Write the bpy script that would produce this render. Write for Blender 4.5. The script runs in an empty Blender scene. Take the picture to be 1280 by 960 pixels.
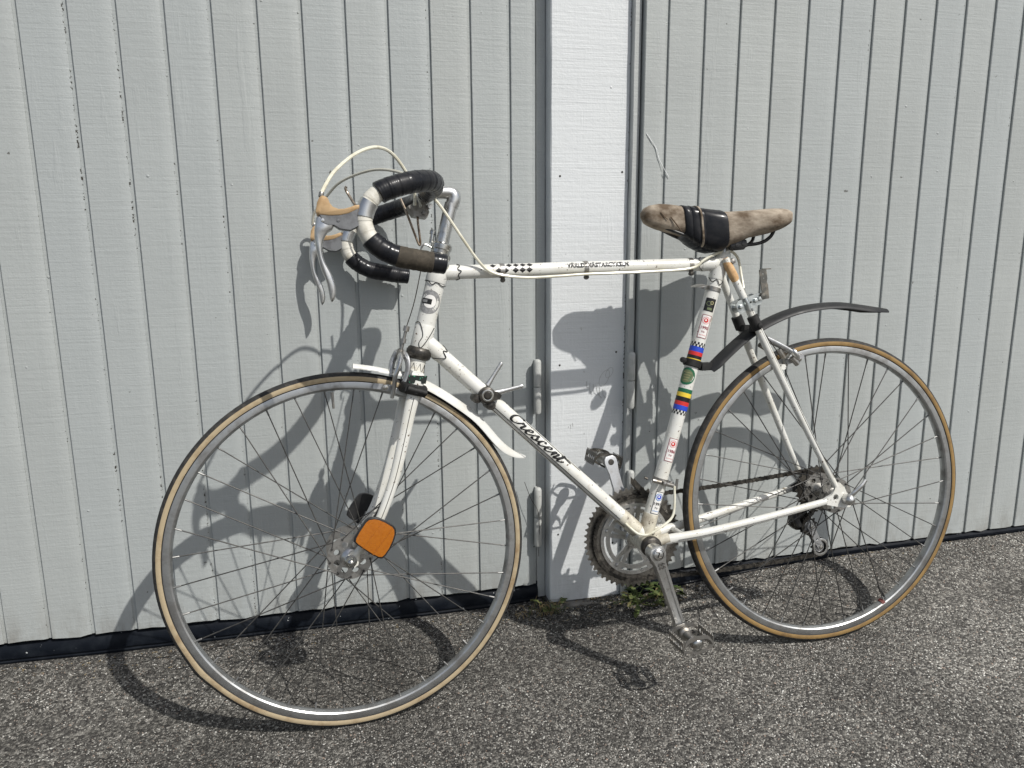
import bpy, bmesh, math, random
import numpy as np
from mathutils import Matrix, Vector
from math import sin, cos, pi, radians as rad
random.seed(7); rng = np.random.default_rng(7)
S = bpy.context.scene; COL = S.collection

# ------------------------------------------------------------------ camera, sky, sun, exposure
CAM_R = ((0.9752294, -0.2210503, -0.0080263), (-0.0500066, -0.184982, -0.9814688), (0.2154692, 0.9575586, -0.1914538))
cd = bpy.data.cameras.new('camera'); cam = bpy.data.objects.new('camera', cd); COL.objects.link(cam)
r_, d_, f_ = [Vector(v) for v in CAM_R]
cam.matrix_world = Matrix.Translation((0, -1.62136, 0.89518)) @ Matrix((r_, -d_, -f_)).transposed().to_4x4()
cd.sensor_width = 36; cd.lens = 919.17 / 1280 * 36; cd.clip_end = 300; cd.clip_start = 0.02
S.camera = cam
EL, AZ = 0.8362, 0.6036
SUNV = Vector((-sin(AZ) * cos(EL), cos(AZ) * cos(EL), -sin(EL)))
w = bpy.data.worlds.new('World'); S.world = w; w.use_nodes = True
nt = w.node_tree; sky = nt.nodes.new('ShaderNodeTexSky'); sky.sky_type = 'NISHITA'; sky.sun_disc = False
sky.sun_elevation = EL; sky.sun_rotation = math.atan2(-SUNV.x, -SUNV.y)
sky.air_density = 1.0; sky.dust_density = 2.0; sky.ozone_density = 1.0
hs = nt.nodes.new('ShaderNodeHueSaturation'); hs.inputs['Saturation'].default_value = .6; nt.links.new(sky.outputs[0], hs.inputs['Color']); nt.links.new(hs.outputs[0], nt.nodes['Background'].inputs[0]); nt.nodes['Background'].inputs[1].default_value = 0.104
sl = bpy.data.lights.new('sun', 'SUN'); sun = bpy.data.objects.new('sun', sl); COL.objects.link(sun)
sun.rotation_euler = SUNV.to_track_quat('-Z', 'Y').to_euler(); sl.energy = 3.78; sl.angle = rad(0.53); sl.color = (1, .965, .91)
sun.location = (3, -5, 6)
S.view_settings.view_transform = 'Standard'; S.view_settings.look = 'None'; S.view_settings.gamma = 1
S.view_settings.exposure = 0.0

# ------------------------------------------------------------------ materials
def nodes(m):
    m.use_nodes = True
    return m.node_tree, m.node_tree.nodes, m.node_tree.links, m.node_tree.nodes['Principled BSDF']
def mat(name, c, rough=.5, metal=0, coat=0, c2=None, scale=20, lo=.45, hi=.65, bump=0, bscale=None, stretch=None, rvar=0, spec=.5, detail=5):
    m = bpy.data.materials.new(name); t, n, l, p = nodes(m)
    p.inputs['Base Color'].default_value = (*c, 1); p.inputs['Roughness'].default_value = rough
    p.inputs['Metallic'].default_value = metal; p.inputs['Coat Weight'].default_value = coat
    p.inputs['Coat Roughness'].default_value = .12; p.inputs['Specular IOR Level'].default_value = spec
    if c2 or bump or rvar:
        tc = n.new('ShaderNodeTexCoord'); mp = n.new('ShaderNodeMapping'); l.new(tc.outputs['Object'], mp.inputs[0])
        if stretch: mp.inputs['Scale'].default_value = stretch
        nz = n.new('ShaderNodeTexNoise'); nz.inputs['Scale'].default_value = scale; nz.inputs['Detail'].default_value = detail
        nz.inputs['Roughness'].default_value = .62; l.new(mp.outputs[0], nz.inputs['Vector'])
        if c2:
            r = n.new('ShaderNodeValToRGB'); r.color_ramp.elements[0].position = lo; r.color_ramp.elements[1].position = hi
            r.color_ramp.elements[0].color = (*c, 1); r.color_ramp.elements[1].color = (*c2, 1)
            l.new(nz.outputs[0], r.inputs[0]); l.new(r.outputs[0], p.inputs['Base Color'])
        if rvar:
            mr = n.new('ShaderNodeMapRange'); mr.inputs[1].default_value = .3; mr.inputs[2].default_value = .7
            mr.inputs[3].default_value = max(.04, rough - rvar); mr.inputs[4].default_value = min(1, rough + rvar)
            l.new(nz.outputs[0], mr.inputs[0]); l.new(mr.outputs[0], p.inputs['Roughness'])
        if bump:
            nb = n.new('ShaderNodeTexNoise'); nb.inputs['Scale'].default_value = bscale or scale * 4; nb.inputs['Detail'].default_value = 6
            l.new(mp.outputs[0], nb.inputs['Vector']); b = n.new('ShaderNodeBump'); b.inputs['Strength'].default_value = .6
            b.inputs['Distance'].default_value = bump; l.new(nb.outputs[0], b.inputs['Height']); l.new(b.outputs[0], p.inputs['Normal'])
    return m
def chip(m, c, scale, thr, soft=.02, sec=None):
    """spots of another colour (paint chips, dirt) over a material"""
    t, n, l, p = nodes(m); tc = n.new('ShaderNodeTexCoord'); nz = n.new('ShaderNodeTexNoise')
    nz.inputs['Scale'].default_value = scale; nz.inputs['Detail'].default_value = 3; l.new(tc.outputs['Object'], nz.inputs['Vector'])
    mr = n.new('ShaderNodeMapRange'); mr.inputs[1].default_value = thr; mr.inputs[2].default_value = thr + soft; l.new(nz.outputs[0], mr.inputs[0])
    mx = n.new('ShaderNodeMix'); mx.data_type = 'RGBA'; mx.inputs[7].default_value = (*c, 1)
    src = p.inputs['Base Color']
    if src.is_linked: l.new(src.links[0].from_socket, mx.inputs[6])
    else: mx.inputs[6].default_value = src.default_value
    l.new(mr.outputs[0], mx.inputs[0]); l.new(mx.outputs[2], p.inputs['Base Color'])
    return m
WHITE = chip(chip(mat('frame_paint', (.70, .70, .66), .32, 0, .35, c2=(.62, .60, .52), scale=22, lo=.46, hi=.78, bump=.00012, bscale=160), (.10, .06, .035), 190, .670), (.40, .34, .24), 42, .665, .16)
WHITE2 = chip(mat('mudguard_white', (.66, .665, .64), .45, 0, .1, c2=(.56, .54, .47), scale=18, lo=.5, hi=.8), (.3, .25, .18), 120, .74)
GRIMY = chip(mat('grimy_paint', (.62, .59, .49), .45, 0, .2, c2=(.26, .22, .16), scale=38, lo=.42, hi=.72, bump=.0003, bscale=120), (.09, .07, .05), 150, .66)
ALU = mat('aluminium', (.66, .66, .65), .34, 1, c2=(.50, .50, .49), scale=60, rvar=.12, bump=.00008, bscale=400)
ALUD = mat('aluminium_dull', (.50, .51, .52), .46, .85, c2=(.36, .36, .36), scale=45, rvar=.12, bump=.0001, bscale=300)
RIM = mat('rim_aluminium', (.47, .48, .48), .42, .92, c2=(.29, .285, .275), scale=30, rvar=.1, bump=.00006, bscale=250)
STEEL = mat('steel', (.36, .35, .33), .4, .9, c2=(.20, .17, .13), scale=70, lo=.5, hi=.75, rvar=.12)
CHROME = mat('chrome', (.55, .55, .53), .24, 1, c2=(.26, .23, .19), scale=80, lo=.45, hi=.75, rvar=.1)
DARK = mat('oily_steel', (.045, .042, .038), .42, .6, c2=(.10, .09, .075), scale=90, rvar=.15, bump=.0002, bscale=300)
SPOKE = mat('spoke_steel', (.045, .044, .042), .5, .3, c2=(.085, .082, .076), scale=50)
NIP = mat('nipple_brass', (.20, .20, .195), .5, .6)
BODYM = mat('grey_lever_body', (.20, .205, .21), .42, .5, c2=(.13, .13, .135), scale=60)
BLACKR = mat('black_rubber', (.016, .016, .016), .62, 0, c2=(.03, .029, .028), scale=60, bump=.0003, bscale=350, spec=.3)
BLACKP = mat('black_plastic', (.015, .015, .016), .38, 0, c2=(.03, .03, .03), scale=40)
GUARD = mat('grey_black_plastic', (.018, .019, .020), .5, 0, c2=(.032, .032, .032), scale=25, rvar=.1, bump=.0001, bscale=200, spec=.3)
TAPE = mat('black_vinyl_tape', (.012, .013, .016), .34, 0, .1, c2=(.022, .022, .024), scale=50, rvar=.12, bump=.0003, bscale=90, spec=.2)
TAPEW = mat('white_tape', (.66, .64, .57), .5, 0, 0, c2=(.5, .47, .39), scale=60, bump=.0003, bscale=120)
TAPEB = mat('brown_cloth_tape', (.045, .037, .026), .85, 0, 0, c2=(.075, .062, .045), scale=90, bump=.0005, bscale=400)
TAN = mat('tan_gum_rubber', (.56, .385, .21), .6, 0, 0, c2=(.43, .28, .14), scale=40, bump=.0002, bscale=300)
TANTAPE = mat('old_tan_tape', (.62, .40, .2), .6, 0, 0, c2=(.42, .24, .1), scale=60)
TREAD = mat('tyre_tread', (.018, .018, .018), .75, 0, 0, c2=(.05, .046, .04), scale=90, bump=.0005, bscale=500)
SIDEF = mat('cream_sidewall', (.39, .315, .20), .75, 0, 0, c2=(.21, .135, .065), scale=24, lo=.5, hi=.75, bump=.0003, bscale=300)
SIDER = mat('golden_sidewall', (.27, .17, .06), .75, 0, 0, c2=(.15, .09, .035), scale=30, lo=.45, hi=.75, bump=.0003, bscale=300)
CABLE = mat('cable_sleeve', (.72, .70, .58), .4, 0, .15, c2=(.58, .55, .42), scale=40)
CABLEG = mat('grey_cable_sleeve', (.50, .49, .42), .4, 0, .15)
SUEDE = mat('worn_suede', (.125, .092, .063), .9, 0, 0, c2=(.46, .395, .315), scale=24, lo=.36, hi=.70, bump=.0009, bscale=150, stretch=(1, 1, 1.6), spec=.2)
AMBER = mat('amber_reflector', (.40, .125, .007), .22, 0, .5, c2=(.36, .105, .005), scale=160, bump=.0012, bscale=500)
BLACKC = mat('decal_black', (.012, .012, .012), .35)
WHITEC = mat('decal_white', (.80, .79, .76), .35)
REDC = mat('decal_red', (.60, .035, .03), .35); PINKC = mat('decal_pink', (.72, .36, .36), .4); MAROON = mat('decal_maroon', (.25, .03, .05), .4)
BLUEC = mat('decal_blue', (.025, .07, .52), .35); LBLUE = mat('decal_light_blue', (.12, .27, .55), .35)
GREENC = mat('decal_green', (.015, .13, .06), .35); YELC = mat('decal_yellow', (.80, .58, .05), .35); OLIVE = mat('decal_olive', (.14, .17, .085), .4)
GOLD = mat('decal_gold', (.36, .33, .17), .4); GREYC = mat('decal_grey', (.25, .25, .25), .4, .2, c2=(.36, .36, .36), scale=200)
SEAL = chip(mat('rubber_seal', (.005, .007, .011), .5, 0, 0, c2=(.011, .014, .019), scale=30, rvar=.1, bump=.0008, bscale=60, spec=.13), (.4, .42, .42), 75, .72)
CONC = mat('old_concrete', (.20, .19, .17), .9, 0, 0, c2=(.09, .085, .075), scale=40, bump=.003, bscale=120)
LEAF = mat('weed_leaf', (.045, .075, .018), .65, 0, 0, c2=(.105, .115, .035), scale=45, bump=.0008, bscale=160)
LEAFD = mat('wilted_leaf', (.20, .17, .07), .7, 0, 0, c2=(.10, .10, .04), scale=45)
STRAW = mat('dry_straw', (.30, .23, .12), .8)
WEB = mat('cobweb', (.82, .84, .84), .6)
RED = mat('red_tape', (.13, .025, .022), .8, c2=(.22, .10, .085), scale=150)
RINGM = mat('chainring_steel', (.30, .285, .26), .36, .95, c2=(.10, .09, .08), scale=70, rvar=.12)
FLANGE = mat('hub_alloy', (.47, .46, .44), .42, .92, c2=(.27, .26, .24), scale=90, rvar=.12)

def wood_paint(name, c, edge, rough, saw, crack, dirt):
    m = bpy.data.materials.new(name); t, n, l, p = nodes(m)
    p.inputs['Roughness'].default_value = rough; p.inputs['Specular IOR Level'].default_value = .35
    tc = n.new('ShaderNodeTexCoord'); oi = n.new('ShaderNodeObjectInfo')
    off = n.new('ShaderNodeVectorMath'); off.operation = 'MULTIPLY_ADD'; off.inputs[1].default_value = (13, 7, 29)
    l.new(oi.outputs['Random'], off.inputs[0]); l.new(tc.outputs['Object'], off.inputs[2])
    def noise(scale, sc, detail=4, rgh=.6):
        mp = n.new('ShaderNodeMapping'); mp.inputs['Scale'].default_value = sc; l.new(off.outputs[0], mp.inputs[0])
        z = n.new('ShaderNodeTexNoise'); z.inputs['Scale'].default_value = scale; z.inputs['Detail'].default_value = detail; z.inputs['Roughness'].default_value = rgh
        l.new(mp.outputs[0], z.inputs['Vector']); return z.outputs[0]
    def math_(op, a, b=None, c_=None):
        q = n.new('ShaderNodeMath'); q.operation = op
        for i, v in enumerate((a, b, c_)):
            if v is None: continue
            if isinstance(v, (int, float)): q.inputs[i].default_value = v
            else: l.new(v, q.inputs[i])
        return q.outputs[0]
    def mrange(v, a, b, c0=0, c1=1):
        q = n.new('ShaderNodeMapRange'); q.inputs[1].default_value = a; q.inputs[2].default_value = b; q.inputs[3].default_value = c0; q.inputs[4].default_value = c1
        l.new(v, q.inputs[0]); return q.outputs[0]
    def mix(f, a, b):
        q = n.new('ShaderNodeMix'); q.data_type = 'RGBA'
        if isinstance(f, float): q.inputs[0].default_value = f
        else: l.new(f, q.inputs[0])
        for i, v in ((6, a), (7, b)):
            if isinstance(v, tuple): q.inputs[i].default_value = (*v, 1)
            else: l.new(v, q.inputs[i])
        return q.outputs[2]
    saws = noise(1, (7, 7, 190), 4); big = noise(3.2, (1, 1, 1.4), 4); fine = noise(260, (1, 1, 1), 4)
    lines = noise(1, (140, 60, 2.2), 4); mid = noise(75, (1, 1, 1), 5, .65); runs = noise(1, (26, 20, 3.5), 4)
    col = mix(mrange(big, .35, .68), c, tuple(x * .90 for x in c))
    col = mix(mrange(saws, .48, .72, 0, .16), col, tuple(x * .84 for x in c))
    # per board tint
    col = mix(mrange(oi.outputs['Random'], 0, 1, 0, .7), col, tuple(x * y for x, y in zip(c, (.93, .95, .98))))
    # grime low down and scattered spots
    sp = noise(38, (1, 1, 1), 3); col = mix(mrange(sp, .74, .76, 0, .75), col, (.06, .055, .045))
    # paint flaked off along the edges
    sx = n.new('ShaderNodeSeparateXYZ'); l.new(tc.outputs['Object'], sx.inputs[0])
    e = math_('MULTIPLY', mrange(sx.outputs[0], edge - .0026, edge - .0016), mrange(sx.outputs[0], edge + .0012, edge + .0004))
    fl = noise(1, (120, 120, 190), 3); rz = math_('MULTIPLY', mrange(oi.outputs['Random'], .2, .9, 0, .125), 1.0)
    fl2 = noise(2.3, (1, 1, 1), 2); thr = math_('SUBTRACT', .70, math_('MULTIPLY', rz, mrange(fl2, .4, .6)))
    fk = math_('GREATER_THAN', fl, thr); col = mix(math_('MULTIPLY', e, fk), col, (.045, .042, .035))
    low = mrange(sx.outputs[2], 0, .16, 1, 0); spl = noise(22, (1, 1, .45), 5, .7)
    col = mix(math_('MULTIPLY', math_('MULTIPLY', low, low), mrange(spl, .42, .70, 0, .55)), col, (.17, .155, .13))
    if crack:
        ck = noise(1, (75, 20, 2.6), 3, .5); ckm = mrange(ck, .735, .75); col = mix(ckm, col, (.10, .095, .085))
    l.new(col, p.inputs['Base Color'])
    # relief: saw marks across the board, brush lines, blisters
    vo = n.new('ShaderNodeTexVoronoi'); vo.inputs['Scale'].default_value = 42; vo.inputs['Randomness'].default_value = 1; l.new(off.outputs[0], vo.inputs['Vector'])
    bl = mrange(vo.outputs['Distance'], .06, .13, 1, 0); pick = math_('GREATER_THAN', noise(11, (1, 1, 1), 2), .64)
    h = math_('ADD', math_('MULTIPLY', saws, saw), math_('MULTIPLY', fine, .26))
    h = math_('ADD', h, math_('MULTIPLY', mid, .55)); h = math_('ADD', h, math_('MULTIPLY', mrange(runs, .62, .70), .35))
    h = math_('ADD', h, math_('MULTIPLY', lines, .30)); h = math_('ADD', h, math_('MULTIPLY', math_('MULTIPLY', bl, pick), .9))
    if crack: h = math_('SUBTRACT', h, math_('MULTIPLY', ckm, .6))
    h = math_('SUBTRACT', h, math_('MULTIPLY', math_('MULTIPLY', e, fk), .5))
    b = n.new('ShaderNodeBump'); b.inputs['Strength'].default_value = .75; b.inputs['Distance'].default_value = .0016; l.new(h, b.inputs['Height']); l.new(b.outputs[0], p.inputs['Normal'])
    return m
DOORM = wood_paint('grey_door_paint', (.408, .430, .420), .0349, .5, .55, False, .1)
POSTM = wood_paint('white_post_paint', (.70, .715, .71), .0885, .55, .75, True, .1)
TRIMM = wood_paint('grey_trim_paint', (.47, .485, .47), .02, .55, .6, True, .1)
HINGEM = chip(mat('painted_hinge', (.47, .48, .46), .5, 0, 0, c2=(.40, .41, .39), scale=60, bump=.0006, bscale=160), (.2, .17, .13), 90, .72)

def asphalt_mat():
    m = bpy.data.materials.new('asphalt_binder'); t, n, l, p = nodes(m); tc = n.new('ShaderNodeTexCoord')
    p.inputs['Roughness'].default_value = .9; p.inputs['Specular IOR Level'].default_value = .25
    v = n.new('ShaderNodeTexVoronoi'); v.inputs['Scale'].default_value = 230; l.new(tc.outputs['Object'], v.inputs['Vector'])
    sep = n.new('ShaderNodeSeparateColor'); l.new(v.outputs['Color'], sep.inputs[0])
    r = n.new('ShaderNodeValToRGB'); els = r.color_ramp.elements; els[0].position = 0; els[0].color = (.035, .033, .031, 1); els[1].position = 1; els[1].color = (.28, .268, .243, 1)
    e = els.new(.5); e.color = (.078, .075, .068, 1); e = els.new(.8); e.color = (.155, .148, .133, 1); l.new(sep.outputs[0], r.inputs[0])
    nz = n.new('ShaderNodeTexNoise'); nz.inputs['Scale'].default_value = 2.6; nz.inputs['Detail'].default_value = 7; l.new(tc.outputs['Object'], nz.inputs['Vector'])
    mr = n.new('ShaderNodeMapRange'); mr.inputs[1].default_value = .32; mr.inputs[2].default_value = .70; mr.inputs[3].default_value = 1.28; mr.inputs[4].default_value = .66; l.new(nz.outputs[0], mr.inputs[0])
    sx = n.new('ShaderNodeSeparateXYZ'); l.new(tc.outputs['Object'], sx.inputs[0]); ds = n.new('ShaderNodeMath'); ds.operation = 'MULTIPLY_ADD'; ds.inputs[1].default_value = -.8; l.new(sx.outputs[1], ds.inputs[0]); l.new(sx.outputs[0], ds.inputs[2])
    scatter_ramp = n.new('ShaderNodeMapRange'); scatter_ramp.interpolation_type = 'SMOOTHSTEP'; scatter_ramp.inputs[1].default_value = .1; scatter_ramp.inputs[2].default_value = 1.5; scatter_ramp.inputs[3].default_value = .92; scatter_ramp.inputs[4].default_value = 1.42; l.new(ds.outputs[0], scatter_ramp.inputs[0])  # sunlight scatter painted into the colour: lighter toward the right and the camera
    mm = n.new('ShaderNodeMath'); mm.operation = 'MULTIPLY'; l.new(mr.outputs[0], mm.inputs[0]); l.new(scatter_ramp.outputs[0], mm.inputs[1]); mr = mm
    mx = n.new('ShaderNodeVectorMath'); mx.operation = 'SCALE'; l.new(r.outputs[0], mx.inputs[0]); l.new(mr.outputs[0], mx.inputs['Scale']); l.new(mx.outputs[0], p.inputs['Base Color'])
    n2 = n.new('ShaderNodeTexNoise'); n2.inputs['Scale'].default_value = 420; n2.inputs['Detail'].default_value = 4; l.new(tc.outputs['Object'], n2.inputs['Vector'])
    ad = n.new('ShaderNodeMath'); ad.operation = 'MULTIPLY_ADD'; l.new(v.outputs['Distance'], ad.inputs[0]); ad.inputs[1].default_value = -1.4; l.new(n2.outputs[0], ad.inputs[2])
    b = n.new('ShaderNodeBump'); b.inputs['Strength'].default_value = .9; b.inputs['Distance'].default_value = .003; l.new(ad.outputs[0], b.inputs['Height']); l.new(b.outputs[0], p.inputs['Normal'])
    return m
def chips_mat():
    m = bpy.data.materials.new('stone_chips'); t, n, l, p = nodes(m); g = n.new('ShaderNodeNewGeometry'); p.inputs['Roughness'].default_value = .75
    p.inputs['Specular IOR Level'].default_value = .35
    r = n.new('ShaderNodeValToRGB'); els = r.color_ramp.elements; els[0].position = 0; els[0].color = (.03, .029, .026, 1); els[1].position = 1; els[1].color = (.56, .55, .51, 1)
    for q, c in ((.18, (.05, .048, .044)), (.34, (.145, .14, .127)), (.60, (.225, .216, .195)), (.67, (.27, .20, .158)), (.72, (.27, .26, .235)), (.86, (.43, .42, .385))):
        e = els.new(q); e.color = (*c, 1)
    l.new(g.outputs['Random Per Island'], r.inputs[0])
    tc = n.new('ShaderNodeTexCoord'); nz = n.new('ShaderNodeTexNoise'); nz.inputs['Scale'].default_value = 2.6; nz.inputs['Detail'].default_value = 7; l.new(tc.outputs['Object'], nz.inputs['Vector'])
    mr = n.new('ShaderNodeMapRange'); mr.inputs[1].default_value = .32; mr.inputs[2].default_value = .70; mr.inputs[3].default_value = 1.28; mr.inputs[4].default_value = .66; l.new(nz.outputs[0], mr.inputs[0])
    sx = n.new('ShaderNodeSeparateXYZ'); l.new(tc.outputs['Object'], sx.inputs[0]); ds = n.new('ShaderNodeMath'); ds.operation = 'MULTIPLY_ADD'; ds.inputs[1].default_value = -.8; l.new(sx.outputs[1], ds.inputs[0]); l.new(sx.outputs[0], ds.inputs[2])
    scatter_ramp = n.new('ShaderNodeMapRange'); scatter_ramp.interpolation_type = 'SMOOTHSTEP'; scatter_ramp.inputs[1].default_value = .1; scatter_ramp.inputs[2].default_value = 1.5; scatter_ramp.inputs[3].default_value = .92; scatter_ramp.inputs[4].default_value = 1.42; l.new(ds.outputs[0], scatter_ramp.inputs[0])  # same painted-in light scatter as the binder, brightening the chips rightward and nearer
    mm = n.new('ShaderNodeMath'); mm.operation = 'MULTIPLY'; l.new(mr.outputs[0], mm.inputs[0]); l.new(scatter_ramp.outputs[0], mm.inputs[1]); mr = mm
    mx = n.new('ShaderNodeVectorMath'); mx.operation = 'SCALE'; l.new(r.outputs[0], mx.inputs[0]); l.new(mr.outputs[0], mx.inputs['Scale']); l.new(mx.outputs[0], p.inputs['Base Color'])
    return m
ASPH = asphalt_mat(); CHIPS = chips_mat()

# ------------------------------------------------------------------ mesh helpers
WM = {}
V3 = lambda p: Vector(p)
class MB:
    def __init__(s): s.v = []; s.f = []; s.m = []
    def add(s, vs, fs, mi=0):
        o = len(s.v); s.v += [tuple(v) for v in vs]
        for f in fs: s.f.append([i + o for i in f]); s.m.append(mi)
        return s
    def tube(s, path, r, seg=12, mi=0, caps=True, flat=None, up=None, closed=False):
        P = [V3(p) for p in path]; n = len(P); R = r if hasattr(r, '__len__') else [r] * n
        T = []
        for i in range(n):
            a = P[(i - 1) % n] if (closed or i > 0) else P[0]; b = P[(i + 1) % n] if (closed or i < n - 1) else P[-1]
            T.append((b - a).normalized())
        u = V3(up) if up is not None else (V3((0, 1, 0)) if abs(T[0].y) < .9 else V3((1, 0, 0)))
        vs = []
        for i in range(n):
            u = (u - T[i] * u.dot(T[i])).normalized(); b = T[i].cross(u)
            fl = flat[i] if (flat is not None and hasattr(flat, '__len__')) else (flat or 1)
            for k in range(seg):
                a = 2 * pi * k / seg; vs.append(P[i] + u * (R[i] * cos(a) * fl) + b * (R[i] * sin(a)))
        fs = []
        for i in range(n if closed else n - 1):
            j = (i + 1) % n
            for k in range(seg):
                k2 = (k + 1) % seg; fs.append((i * seg + k, i * seg + k2, j * seg + k2, j * seg + k))
        if caps and not closed: fs += [tuple(range(seg))[::-1], tuple((n - 1) * seg + k for k in range(seg))]
        return s.add(vs, fs, mi)
    def lathe(s, prof, o=(0, 0, 0), d=(0, 1, 0), seg=32, mi=0, closed=False, mis=None):
        d = V3(d).normalized(); u = d.orthogonal().normalized(); b = d.cross(u); o = V3(o); vs = []
        for (r, h) in prof:
            for k in range(seg):
                a = 2 * pi * k / seg; vs.append(o + d * h + (u * cos(a) + b * sin(a)) * max(r, 1e-5))
        n = len(prof)
        for i in range(n if closed else n - 1):
            j = (i + 1) % n; m_ = mis[i] if mis else mi; fs = []
            for k in range(seg):
                k2 = (k + 1) % seg; fs.append((i * seg + k, i * seg + k2, j * seg + k2, j * seg + k))
            if i == 0: s.add(vs, fs, m_); base = len(s.v) - len(vs)
            else:
                for f in fs: s.f.append([q + base for q in f]); s.m.append(m_)
        return s
    def box(s, c, size, mi=0, R=None, bev=0):
        x, y, z = [q / 2 for q in size]; vs = [V3((a * x, b * y, g * z)) for a in (-1, 1) for b in (-1, 1) for g in (-1, 1)]
        if R is not None: vs = [R @ v for v in vs]
        c = V3(c); return s.add([v + c for v in vs], [(0, 1, 3, 2), (4, 6, 7, 5), (0, 4, 5, 1), (2, 3, 7, 6), (0, 2, 6, 4), (1, 5, 7, 3)], mi)
    def loft(s, rings, mi=0, caps=True):
        n = len(rings[0]); vs = [p for r in rings for p in r]; fs = []
        for i in range(len(rings) - 1):
            for k in range(n):
                k2 = (k + 1) % n; fs.append((i * n + k, i * n + k2, (i + 1) * n + k2, (i + 1) * n + k))
        if caps: fs += [tuple(range(n))[::-1], tuple((len(rings) - 1) * n + k for k in range(n))]
        return s.add(vs, fs, mi)
    def pillow(s, outl, half, axis='y', y0=0, shrink=.82, mi=0):
        """outline in the X,Z plane given depth with softened edges"""
        cx = sum(p[0] for p in outl) / len(outl); cz = sum(p[1] for p in outl) / len(outl); rings = []
        for y, k in ((-half, shrink), (-half * .72, 1), (half * .72, 1), (half, shrink)):
            rings.append([(cx + (p[0] - cx) * k, y0 + y, cz + (p[1] - cz) * k) for p in outl])
        return s.loft(rings, mi)
    def plate(s, outer, holes=(), t=.003, o=(0, 0, 0), u=(1, 0, 0), v=(0, 0, 1), mi=0):
        """flat plate with holes: outline in 2D carried to the plane o,u,v"""
        cu = bpy.data.curves.new('tmp', 'CURVE'); cu.dimensions = '2D'; cu.fill_mode = 'BOTH'; cu.extrude = t / 2
        for pl in [outer] + list(holes):
            sp = cu.splines.new('POLY'); sp.points.add(len(pl) - 1); sp.use_cyclic_u = True
            for q, p in zip(sp.points, pl): q.co = (p[0], p[1], 0, 1)
        return s._curve(cu, o, u, v, mi)
    def _curve(s, cu, o, u, v, mi, fn=None):
        ob = bpy.data.objects.new('tmp', cu); COL.objects.link(ob); bpy.context.view_layer.update()
        me = bpy.data.meshes.new_from_object(ob.evaluated_get(bpy.context.evaluated_depsgraph_get()))
        u = V3(u); v = V3(v); nn = u.cross(v); o = V3(o)
        vs = [(o + u * q.co.x + v * q.co.y + nn * q.co.z) if fn is None else fn(q.co.x, q.co.y) for q in me.vertices]
        s.add(vs, [tuple(f.vertices) for f in me.polygons], mi)
        bpy.data.objects.remove(ob); bpy.data.meshes.remove(me); bpy.data.curves.remove(cu); return s
    def text(s, txt, size, fn, mi=0, bold=0, width=None):
        cu = bpy.data.curves.new('tmp', 'FONT'); cu.body = txt; cu.size = size; cu.align_x = 'CENTER'; cu.align_y = 'CENTER'; cu.offset = bold; cu.resolution_u = 3
        k = 1.0
        if width:
            ob = bpy.data.objects.new('tmp', cu); COL.objects.link(ob); bpy.context.view_layer.update(); k = width / ob.dimensions.x; bpy.data.objects.remove(ob)
        return s._curve(cu, (0, 0, 0), (1, 0, 0), (0, 0, 1), mi, lambda x, y: fn(x * k, y))
    def mesh(s, name, mats, smooth=40):
        me = bpy.data.meshes.new(name); me.from_pydata(s.v, [], s.f)
        for m in (mats if isinstance(mats, (list, tuple)) else [mats]): me.materials.append(m)
        me.polygons.foreach_set('material_index', s.m)
        bm = bmesh.new(); bm.from_mesh(me); bmesh.ops.recalc_face_normals(bm, faces=bm.faces); bm.to_mesh(me); bm.free()
        if smooth:
            me.polygons.foreach_set('use_smooth', [True] * len(me.polygons)); me.set_sharp_from_angle(angle=rad(smooth))
        me.update(); return me
    def build(s, name, mats, parent=None, M=None, smooth=40): return link(name, s.mesh(name, mats, smooth), parent, M)
def link(name, data, parent=None, M=None):
    o = bpy.data.objects.new(name, data); COL.objects.link(o); M = M.copy() if M is not None else Matrix.Identity(4)
    if parent is not None: o.parent = parent; o.matrix_basis = WM[parent.name].inverted() @ M
    else: o.matrix_basis = M
    WM[o.name] = M; return o
def tag(o, label=None, cat=None, group=None, kind=None):
    for k, v in (('label', label), ('category', cat), ('group', group), ('kind', kind)):
        if v: o[k] = v
    return o
def spline(pts, n=8, closed=False):
    P = [V3(p) for p in pts]; out = []; m = len(P)
    for i in range(m if closed else m - 1):
        p0 = P[i - 1] if (i or closed) else P[0] * 2 - P[1]; p1 = P[i]; p2 = P[(i + 1) % m]
        p3 = P[(i + 2) % m] if (closed or i < m - 2) else P[-1] * 2 - P[-2]
        for k in range(n):
            t = k / n; out.append(.5 * (2 * p1 + (p2 - p0) * t + (2 * p0 - 5 * p1 + 4 * p2 - p3) * t * t + (3 * p1 - p0 - 3 * p2 + p3) * t ** 3))
    if not closed: out.append(P[-1])
    return out
def circ(cx, cy, r, n=16, a0=0): return [(cx + r * cos(a0 + 2 * pi * k / n), cy + r * sin(a0 + 2 * pi * k / n)) for k in range(n)]
def lerp(a, b, t): return a + (b - a) * t
def sstep(a, b, x): t = min(1, max(0, (x - a) / (b - a))); return t * t * (3 - 2 * t)

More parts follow.
